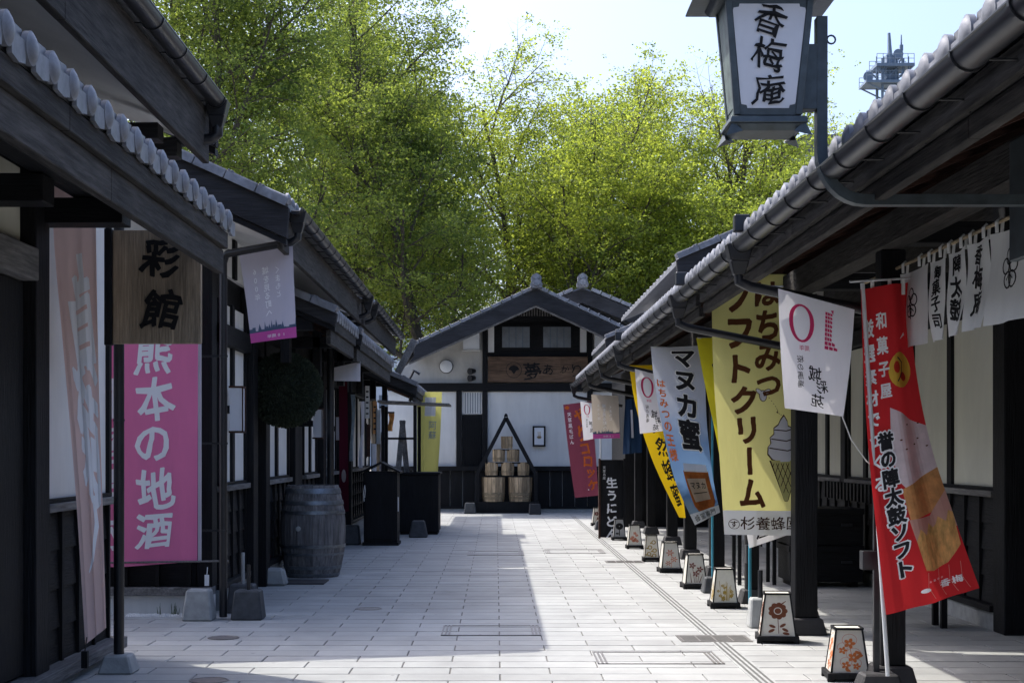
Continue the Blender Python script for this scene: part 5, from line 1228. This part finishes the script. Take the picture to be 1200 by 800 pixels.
put(MB().tube([(-2.26, 10.5, .1), (-2.26, 10.5, 3.0)], .05, 12), 'shaft', 'pipe', pp, smooth=True); put(MB().taper(-2.26, 10.5, 0, .12, .24, .24, .18, .18), 'stone_block', 'conc', pp, bevel=.01)
# curved plinth stone by second doorway
tag(put(MB().taper(-2.55, 8.80, 0, .20, .34, .22, .24, .16), 'threshold_stone', 'conc', bevel=.03), 'rounded pale stone at the foot of the doorway post left of the cask', 'stone')
tag(put(MB().taper(W(412, 0, 12.6).x, 12.6, 0, .32, .30, .26, .24, .2), 'weight_stone', 'darkconc', bevel=.02), 'rough grey stone weight between the cask and the black cabinet', 'weight')
# black gabled cabinet
cx0, cx1 = W(424, 0, 12.3).x, W(464, 0, 12.3).x
cb = thing('black_cabinet', 'black upright cabinet with a small gabled top on the left', 'cabinet', ((cx0+cx1)/2, 12.6, 0))
put(MB().box(cx0, cx1, 12.35, 12.95, .05, 1.20), 'body', 'black', cb, bevel=.006); put(MB().box(cx0-.02, cx1+.02, 12.33, 12.97, 0, .05), 'base', 'black', cb)
mx_ = (cx0+cx1)/2
for s in (-1, 1): put(MB().prism([(mx_, 1.36), (mx_+s*(cx1-mx_+.05), 1.20), (mx_+s*(cx1-mx_+.05), 1.17), (mx_, 1.33)], 12.30, 13.0), 'roof_half', 'blacky', cb)
put(MB().box(cx0+.03, cx1-.03, 12.335, 12.348, .10, 1.14), 'door', 'black', cb, bevel=.003)
put(MB().box(cx1, cx1+.012, 12.45, 12.52, .55, .78), 'paper_slip', 'white', cb)
put(MB().tube([(cx0+.02, 12.33, .98), (cx0-.0, 12.32, .85), (cx0+.01, 12.32, .72)], .006, 5).tube([(cx0+.02, 12.33, .98), (cx0+.03, 12.32, .9), (cx0+.02, 12.32, .78)], .006, 5), 'cord', 'rope', cb)
# counter with rack
c0, c1 = W(466, 0, 13.9).x, W(513, 0, 13.9).x
ct = thing('black_counter', 'black counter with open display rack above, left of the far wall', 'counter', ((c0+c1)/2, 14.3, 0))
put(MB().box(c0, c1, 13.9, 14.9, .05, 1.10), 'body', 'black', ct, bevel=.006); put(MB().box(c0-.03, c1+.03, 13.86, 14.94, 1.102, 1.14), 'top', 'blackx', ct, bevel=.004); put(MB().box(c0+.02, c1-.02, 13.93, 14.85, 0, .048), 'kick_plate', 'black', ct)
for px, yy in ((447, 13.9), (485, 13.9), (493, 14.85), (455, 14.85)):
    x = W(px, 0, yy).x; put(MB().box(x-.03, x+.03, yy-.03, yy+.03, .0 if px in (447, 455) else 1.142, 2.37), 'rack_post', 'black', ct)
put(MB().prism([(W(441, 0, 13.9).x, 2.42), (W(526, 0, 13.9).x, 2.37), (W(526, 0, 13.9).x, 2.40), (W(441, 0, 13.9).x, 2.46)], 13.75, 15.0), 'rack_roof', 'greywood', ct)
put(MB().box(W(447, 0, 13.9).x, W(485, 0, 13.9).x, 13.88, 13.92, 1.74, 1.78), 'rack_rail', 'blackx', ct)
put(MB().beam(W(465, 553, 13.95), W(471, 492, 13.95), .10, .03, up=(0, 1, 0)).beam(W(476, 553, 14.1), W(470, 492, 13.99), .10, .03, up=(0, 1, 0)), 'folded_easel', 'greywood', ct)
tag(put(MB().taper(W(490, 0, 13.6).x, 13.65, 0, .30, .34, .28, .22, .2), 'weight_stone', 'darkconc', bevel=.02), 'dark stone weight in front of the black counter', 'weight')
# leaning signs and papers along the far left wall
def left_board(px0, px1, y0, y1, Y, m, lab, cat='sign'):
    z0 = CAMZ-(y1-527)/F*Y; z1 = CAMZ-(y0-527)/F*Y
    t = thing('wall_sign', lab, cat, (W(px0, 0, Y).x, Y, z0)); put(MB().box(W(px0, 0, Y).x, W(px1, 0, Y).x, Y, Y+.03, z0, z1), 'board', m, t, bevel=.003)
    put(MB().box(W(px0, 0, Y).x-.015, W(px0, 0, Y).x-.001, Y-.005, Y+.035, z0-.02, z1+.02), 'edge_strip', 'black', t)
left_board(430, 434, 497, 535, 13.0, 'rafter', 'narrow brown board on the left wall before the rack'); left_board(441, 446, 480, 520, 13.4, 'conc', 'pale notice board left of the rack'); left_board(436, 441, 520, 553, 13.2, 'lamppanel', 'small milky panel low on the left wall')
# vertical white blinds
t = thing('roller_blind', 'tall thin white blind beside the cask doorway', 'blind', (-2.40, 10.9, 1)); put(MB().box(-2.40, -2.36, 10.9, 11.0, .9, 2.4), 'slat', 'white', t); put(MB().box(-2.41, -2.35, 10.89, 11.01, 2.4, 2.44), 'head_rail', 'metal', t)

# ================================================================ BUCKETS IN THE TRIANGULAR RACK
rk = thing('bucket_rack', 'black A-shaped rack holding wooden buckets before the end wall', 'rack', (.25, 19, 0))
Yr = 18.8
P = lambda px, py, y=Yr: W(px, py, y)
put(MB().box(P(556, 0).x, P(632, 0).x, 18.65, 19.2, .0, .28), 'platform', 'black', rk, bevel=.008)
for s, yy in ((0, 18.72), (0, 19.12)):
    put(MB().beam((P(593, 0).x, yy, P(0, 489).z), (P(561, 0).x, yy, P(0, 590).z) if 0 else (P(558.5, 0).x, yy, P(0, 556).z), .09, .09, up=(0, 1, 0)), 'slanted_leg', 'black', rk)
    put(MB().beam((P(593, 0).x, yy, P(0, 489).z), (P(628.5, 0).x, yy, P(0, 556).z), .09, .09, up=(0, 1, 0)), 'slanted_leg', 'black', rk)
for a in (559, 628): put(MB().box(P(a, 0).x-.05, P(a, 0).x+.05, 18.68, 19.16, .28, 1.0), 'upright', 'black', rk)
for px0, px1, py in ((559, 628, 557.5), (569, 619, 541.5), (579, 608, 526)): put(MB().box(P(px0, 0).x, P(px1, 0).x, 18.74, 19.1, P(0, py).z-.03, P(0, py).z), 'shelf', 'black', rk)
put(MB().lathe([(.04, 0), (.05, .03), (.02, .08), (.001, .09)], (P(593, 0).x, 18.9, P(0, 489).z+.02), 10), 'cap', 'black', rk)
bk = [(594, 511, 525.5, 14.5, 'top bucket alone at the peak of the triangular rack'), (584.5, 526.5, 541, 15.5, 'left bucket of the pair on the second shelf'), (601.5, 526.5, 541, 15.5, 'right bucket of the pair on the second shelf'),
      (576, 541.5, 557, 15.5, 'left bucket of the three on the third shelf'), (595, 541.5, 557, 16, 'middle bucket of the three on the third shelf'), (613.5, 541.5, 557, 14.5, 'right bucket of the three on the third shelf'),
      (578, 559, 588, 28.5, 'big wooden tub at lower left of the rack'), (610, 559, 588, 28.5, 'big wooden tub at lower right of the rack')]
for px, y0, y1, wp, lab in bk:
    big = wp > 20; cx_, cy_ = P(px, 0).x, 18.93 if not big else 18.95; z0 = P(0, y1).z+.003 if not big else .285; z1 = P(0, y0).z; r_ = wp/F*Yr/2; H_ = z1-z0
    t = thing('wooden_tub' if big else 'wooden_bucket', lab, 'tub' if big else 'bucket', (cx_, cy_, z0), 'wooden buckets in the triangular rack')
    staved(t, cx_, cy_, z0, [(r_*(.90 if big else .93), 0), (r_*.96, H_*.4), (r_, H_)], 18 if big else 12, 'bucket', gap=.3)
    rf = lambda z, r_=r_, z0=z0, H_=H_: r_*(.91+.09*(z-z0)/H_)
    for a0 in ((.10, .15, .24, .29, .33) if big else (.20, .30)): hoop(z0+H_*a0, z0+H_*(a0+.045), rf, t, cx_, cy_, 'bamboo', .008)
    put(MB().lathe([(r_-.03, H_*.93), (.001, H_*.935)], (cx_, cy_, z0), 18), 'lid', 'bucket', t); put(MB().lathe([(r_*.88, .0), (r_*.88, .02), (.001, .02)], (cx_, cy_, z0), 18), 'bottom', 'bucket', t)
tag(put(MB().taper(P(551, 0).x, 18.7, 0, .27, .30, .26, .24, .22), 'weight_stone', 'darkconc', bevel=.02), 'mottled stone weight left of the bucket rack', 'weight'); tag(put(MB().taper(P(626, 0).x, 18.5, 0, .26, .30, .26, .26, .22), 'weight_stone', 'blackconc', bevel=.02), 'black block at the right foot of the bucket rack', 'weight')

# ================================================================ CHESTS, BENCH UNDER THE RIGHT ARCADE
for k, (z0, z1, lab) in enumerate(((.06, .47, 'lower dark storage chest against the right shop wall'), (.475, .89, 'upper dark storage chest stacked on the lower one'))):
    t = thing('storage_chest', lab, 'chest', (3.8, 8.8, z0), 'stacked storage chests'); x0, x1 = 3.32, 4.15
    put(MB().box(x0, x1, 8.55, 9.25, z0, z1), 'body', 'blackx', t, bevel=.008); put(MB().box(x0-.015, x1+.01, 8.53, 9.27, z1-.07, z1-.001), 'lid', 'blackx', t, bevel=.006)
    for xx in (3.45, 3.9): put(MB().box(xx, xx+.12, 8.52, 8.548, z1-.20, z1-.17), 'handle', 'metal', t)
    if k == 0: put(MB().box(x0+.05, x0+.12, 8.6, 9.2, 0, .06).box(x1-.12, x1-.05, 8.6, 9.2, 0, .06), 'runner', 'black', t)
bn = thing('wooden_bench', 'low dark bench between the red banner and the right wall', 'bench', (3.3, 6.4, 0))
put(MB().box(3.35, 3.95, 6.9, 7.25, .36, .41), 'seat', 'blackx', bn, bevel=.005)
for x in (3.40, 3.90):
    for y in (6.95, 7.2): put(MB().box(x-.025, x+.025, y-.025, y+.025, 0, .36), 'leg', 'black', bn)
bn = thing('display_table', 'small pale topped table behind the ice cream banner', 'table', (3.2, 8.9, 0))
put(MB().box(2.75, 3.25, 8.7, 9.2, .58, .62), 'table_top', 'greywood', bn, bevel=.005)
for x in (2.80, 3.2):
    for y in (8.75, 9.15): put(MB().box(x-.02, x+.02, y-.02, y+.02, 0, .58), 'leg', 'black', bn)

# ================================================================ FAR THINGS
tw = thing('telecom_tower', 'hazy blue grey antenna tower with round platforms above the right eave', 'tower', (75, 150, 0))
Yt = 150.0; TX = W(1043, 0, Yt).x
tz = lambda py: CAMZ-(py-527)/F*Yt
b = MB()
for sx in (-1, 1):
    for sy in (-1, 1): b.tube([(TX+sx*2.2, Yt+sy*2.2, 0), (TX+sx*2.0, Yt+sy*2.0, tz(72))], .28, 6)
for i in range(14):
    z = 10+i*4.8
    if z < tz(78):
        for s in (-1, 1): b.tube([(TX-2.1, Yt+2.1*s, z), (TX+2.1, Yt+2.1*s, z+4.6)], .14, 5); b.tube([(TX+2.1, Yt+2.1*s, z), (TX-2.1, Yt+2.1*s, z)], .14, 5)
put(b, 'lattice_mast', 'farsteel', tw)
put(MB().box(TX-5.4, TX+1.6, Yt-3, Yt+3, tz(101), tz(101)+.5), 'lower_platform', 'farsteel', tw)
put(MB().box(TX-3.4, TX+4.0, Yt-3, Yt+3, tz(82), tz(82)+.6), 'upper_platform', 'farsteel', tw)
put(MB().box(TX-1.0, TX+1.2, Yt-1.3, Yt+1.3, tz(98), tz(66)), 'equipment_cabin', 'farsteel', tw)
br = MB()
for sx in (-1, 1):
    for yy in (-2.4, 2.4): br.tube([(TX+sx*1.2, Yt+yy, tz(112)), (TX-1.6+sx*3.4, Yt+yy, tz(101))], .16, 5); br.tube([(TX+sx*1.2, Yt+yy, tz(93)), (TX+.3+sx*3.4, Yt+yy, tz(82))], .16, 5)
for px_ in (-3.2, -1.8, 1.8, 3.0): br.tube([(TX+px_, Yt-2.2, tz(100)), (TX+px_, Yt-2.2, tz(70))], .13, 5)
for k in range(5): br.tube([(TX-2.2+k*.9, Yt-2.0, tz(82)), (TX-1.4+k*.7, Yt-1, tz(70))], .12, 5)
put(br, 'bracing', 'farsteel', tw)
for xa, xb, zz in ((-5.3, 1.5, tz(101)+.5), (-3.3, 3.9, tz(82)+.6)):
    g_ = MB()
    for yy in (-2.9, 2.9):
        for h in (.9, 1.8): g_.tube([(TX+xa, Yt+yy, zz+h), (TX+xb, Yt+yy, zz+h)], .06, 4)
        for k in range(7): g_.tube([(TX+xa+(xb-xa)*k/6, Yt+yy, zz), (TX+xa+(xb-xa)*k/6, Yt+yy, zz+1.8)], .06, 4)
    put(g_, 'guard_rail', 'farsteel', tw)
put(MB().tube([(TX+.0, Yt, tz(68)), (TX-.2, Yt, tz(39))], [.5, .28], 6), 'antenna', 'farsteel', tw); put(MB().tube([(TX+2.2, Yt, tz(72)), (TX+2.2, Yt, tz(41))], [.3, .1], 6).box(TX+1.9, TX+2.5, Yt-.3, Yt+.3, tz(60), tz(53)), 'antenna', 'farsteel', tw)
for sx, pz in ((-4.6, 92), (1.2, 66)): put(MB().lathe([(1.0, -.4), (1.0, 0), (.5, .4), (.1, .5)], (TX+sx, Yt-1.2, tz(pz)), 12, 'y'), 'dish', 'farsteel', tw, smooth=True)
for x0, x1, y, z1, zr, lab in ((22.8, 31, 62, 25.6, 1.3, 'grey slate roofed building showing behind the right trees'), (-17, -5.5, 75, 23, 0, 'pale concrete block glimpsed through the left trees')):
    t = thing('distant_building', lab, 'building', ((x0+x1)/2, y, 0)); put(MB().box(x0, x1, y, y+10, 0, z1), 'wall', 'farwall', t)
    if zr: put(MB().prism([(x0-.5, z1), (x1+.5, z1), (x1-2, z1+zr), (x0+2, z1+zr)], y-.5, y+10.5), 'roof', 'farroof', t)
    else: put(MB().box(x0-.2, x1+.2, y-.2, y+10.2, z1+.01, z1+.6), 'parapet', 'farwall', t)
    wm = MB().box(-.6, .6, -.06, 0, 0, 1.3).mesh('window'); wm.materials.append(M['glassb'])
    for i in range(int((x1-x0)/2.4)):
        for k in range(6): inst(wm, 'window', t, (x0+1.4+i*2.4, y, 2+k*3.6))
# ================================================================ TREES
def tree(px, Y, pytop, rad, leaf, seed, lab, nleaf=42000, base=2.2, bare=.0, lsize=.105, name='broadleaf_tree', dens=1.0):
    rr = random.Random(seed); rg = np.random.default_rng(seed)
    x0 = (px-581)/F*Y; H = CAMZ-(pytop-527)/F*Y
    t = thing(name, lab, 'tree', (x0, Y, 0), 'trees behind the end building')
    b = MB(); tips = []
    def limb(p, d, L, r0, lev):
        n = 5 if lev < 2 else 3; pts = [p]; rs = [r0]; q = Vector(p); d = Vector(d)
        for i in range(n):
            d = (d+Vector((rr.uniform(-.18, .18), rr.uniform(-.18, .18), (.03, .08, -.01, -.04)[lev]))).normalized(); q = q+d*L/n; pts.append(q.copy()); rs.append(r0*(1-.72*(i+1)/n))
        b.tube(pts, rs, (8, 6, 5, 4, 3)[lev], cap=lev == 0)
        if lev >= 2:
            for i in range(1, len(pts)): tips.append((pts[i], L*(.22 if lev == 2 else .30), d, lev))
        if lev >= 3: return
        nb = (12, 8, 6)[lev]
        for k in range(nb):
            f = (.22 if lev == 0 else .15)+(.80 if lev == 0 else .82)*(k+rr.random()*.6)/nb; f = min(f, .99)
            i = min(int(f*n), n-1); c = pts[i].lerp(pts[i+1], f*n-i); ang = k*2.4+rr.uniform(-.5, .5)
            side = Vector((math.cos(ang), math.sin(ang), 0)); side = (side-d*side.dot(d)).normalized()
            sp = rr.uniform(.5, .85) if lev == 0 else rr.uniform(.6, 1.1)
            dd = (d*1.0+side*sp*(1.25, 1.15, 1.6)[lev]).normalized()
            LL = (rad*1.5*(1.15-.5*f) if lev == 0 else L*rr.uniform(.42, .62)*(1.1-.4*f))
            limb(c, dd, LL, rs[i]*rr.uniform(.45, .62), lev+1)
    limb(Vector((x0, Y, 0)), Vector((rr.uniform(-.08, .08), rr.uniform(-.05, .05), 1)), H*.93, .10+H*.0075, 0)
    put(b, 'trunk', 'bark', t, smooth=True)
    # leaves: small quads gathered round the twigs
    tp = [q for q in tips if q[0].z > base]
    C = np.array([tuple(q[0]) for q in tp]); Sx = np.array([q[1] for q in tp])
    keep = rg.random(len(C)) > .10; 
    if bare: keep &= ~((C[:, 2] > H*(1-bare)) & (rg.random(len(C)) > .25))
    C = C[keep]; Sx = Sx[keep]
    wgt = rg.uniform(.35, 1.6, len(C)); wgt /= wgt.sum()
    nc = nleaf//6; idx = rg.choice(len(C), nc, p=wgt)
    cc = C[idx]+rg.normal(size=(nc, 3))*np.clip(Sx[idx], .14, .50)[:, None]*np.array([1, 1, .55])
    P_ = np.repeat(cc, 6, axis=0)+rg.normal(size=(nc*6, 3))*lsize*np.array([1.15, 1.15, .6]); P_ = P_[P_[:, 2] > base*.8]; n = len(P_)
    u = rg.normal(size=(n, 3)); u[:, 2] *= .6; u /= np.linalg.norm(u, axis=1)[:, None]
    v = np.cross(u, rg.normal(size=(n, 3))); v /= np.linalg.norm(v, axis=1)[:, None]
    s = lsize*rg.uniform(.6, 1.35, n)[:, None]
    Q = np.stack([P_-u*s*.5, P_+v*s*.34, P_+u*s*.5, P_-v*s*.34], 1).reshape(-1, 3)-np.array([x0, Y, 0])
    me = bpy.data.meshes.new('leaves'); me.vertices.add(4*n); me.vertices.foreach_set('co', Q.ravel().astype(np.float32))
    me.loops.add(4*n); me.loops.foreach_set('vertex_index', np.arange(4*n, dtype=np.int32))
    me.polygons.add(n); me.polygons.foreach_set('loop_start', np.arange(0, 4*n, 4, dtype=np.int32)); me.update(calc_edges=True)
    me.materials.append(M[leaf]); o = put(me, 'crown', None, t); o['kind'] = 'stuff'
    return t
T = [(205, 24, -110, 4.2, 'leafA', 'dark green tall tree farthest left above the near shop roof', 0),
     (295, 26, -90, 4.4, 'leafA', 'tall green tree rising out of frame above the left gutter', 0),
     (378, 28, -40, 4.2, 'leafA', 'dense mid green tree with dark trunk left of the end gable', 0),
     (448, 31, 20, 4.0, 'leafB', 'narrower green tree stepping down right of the tallest ones', 0),
     (515, 27, 55, 3.6, 'leafA', 'fresh green tree with upright leafy shoots over the left gable slope', .10),
     (588, 30, 66, 4.0, 'leafB', 'light green tree directly above the end gable', .10),
     (655, 28, 110, 3.8, 'leafB', 'bright green rounded tree right above the twin ridges', .08),
     (725, 30, 125, 3.8, 'leafB', 'yellow green tree with sloping dark limbs right of the ridges', .14),
     (800, 29, 100, 3.8, 'leafC', 'yellow green tree topped by bare grey twigs', .25),
     (868, 31, 105, 3.9, 'leafC', 'thin yellow tree with bare upper branches beneath the lantern', .28),
     (940, 34, 190, 3.6, 'leafC', 'low yellow green tree at the right edge behind the eave', .1)]
for i, (px, Y, top, rad, lf, lab, bare) in enumerate(T):
    tree(px, Y, top, rad, lf, 11+i*7, lab, nleaf=58000, bare=bare)
T2 = [(240, 38, 0, 5.5, 'leafA'), (400, 39, 60, 5.5, 'leafA'), (545, 38, 120, 5.5, 'leafB'), (690, 39, 165, 5.5, 'leafB'), (835, 38, 200, 5.2, 'leafC')]
l2 = ['background green tree behind the two leftmost trees', 'background green tree behind the dark trunked tree', 'background tree filling the gap above the gable', 'background tree behind the bright rounded one', 'background tree low behind the bare twigged one']
for i, (px, Y, top, rad, lf) in enumerate(T2): tree(px, Y, top, rad, lf, 211+i*5, l2[i], nleaf=36000, lsize=.16, base=1.5)

# ================================================================ SMALL THINGS
pb = MB(); rr = random.Random(8)
for i in range(150):
    x = rr.uniform(-3.45, -2.75); y = rr.uniform(7.12, 7.215); r_ = rr.uniform(.008, .022); pb.taper(x, y, 0, r_*1.2, r_*2, r_*1.6, r_*1.1, r_*.9)
o = put(pb, 'gravel', 'plaster', rig=7.17); o['kind'] = 'stuff'; o['label'] = 'white pebbles along the foot of the left gable wall'; o['category'] = 'gravel'
wd = MB()
for cx_ in (-3.02, -2.98, -2.88, -3.15):
    for i in range(6): x = cx_+rr.uniform(-.02, .02); wd.tube([(x, 7.18, 0), (x+rr.uniform(-.02, .02), 7.17, rr.uniform(.05, .13))], [.004, .001], 4)
o = put(wd, 'weeds', 'leafplant', rig=7.17); o['kind'] = 'stuff'; o['label'] = 'thin dark weeds growing from the pebbles by the wall'; o['category'] = 'weeds'
def hung(px0, px1, y0, y1, Y, m, lab, cat, cord=True):
    z0 = CAMZ-(y1-527)/F*Y; z1 = CAMZ-(y0-527)/F*Y; xa, xb = W(px0, 0, Y).x, W(px1, 0, Y).x
    t = thing(cat.replace(' ', '_'), lab, cat, (xa, Y, z0)); b = MB(); n = 8; k0 = []
    for i in range(n+1):
        v = i/n; k0 += [(xa+.02*math.sin(v*5), Y+.02*math.sin(v*6), z1+(z0-z1)*v), ((xa+xb)/2, Y+.05*math.cos(v*4), z1+(z0-z1)*v), (xb+.02*math.sin(v*4+1), Y+.02*math.sin(v*6+2), z1+(z0-z1)*v)]
    b.add(k0, [(3*i+j, 3*i+j+1, 3*i+j+4, 3*i+j+3) for i in range(n) for j in range(2)]); put(b, 'sheet', m, t, smooth=True)
    put(MB().box(xa-.02, xb+.02, Y-.015, Y+.015, z1, z1+.03), 'top_bar', 'black', t)
    return t
hung(446, 452, 478, 552, 14.9, 'c_lilac', 'long pale printed strip hung behind the left display rack', 'hanging strip')
hung(455, 461, 484, 505, 15.0, 'i_choux', 'small tan printed sheet hung in the display rack', 'printed sheet')
hung(422, 426, 470, 548, 13.0, 'c_white', 'thin white door cloth on the far left shopfront', 'door cloth')
hung(411, 415, 462, 540, 12.3, 'i_greyprint', 'thin grey door cloth on the far left shopfront', 'door cloth')
for px, y0, y1, Y, m, lab in ((437, 470, 508, 13.9, 'i_choux', 'upper tan price board by the left rack'), (428, 452, 490, 13.3, 'plaster', 'white price board high on the far left wall')):
    t = thing('price_board', lab, 'price board', (W(px, 0, Y).x, Y, 1)); z0 = CAMZ-(y1-527)/F*Y; z1 = CAMZ-(y0-527)/F*Y; x = W(px, 0, Y).x
    put(MB().box(x, x+.07, Y, Y+.02, z0, z1), 'sheet', m, t); put(MB().box(x-.012, x-.001, Y-.004, Y+.024, z0-.02, z1+.02), 'edge', 'black', t)
    for i in range(5): put(MB().box(x+.012, x+.058, Y-.004, Y-.001, z0+(z1-z0)*(.12+.17*i), z0+(z1-z0)*(.17+.17*i)), 'print_line', 'i_dark', t)
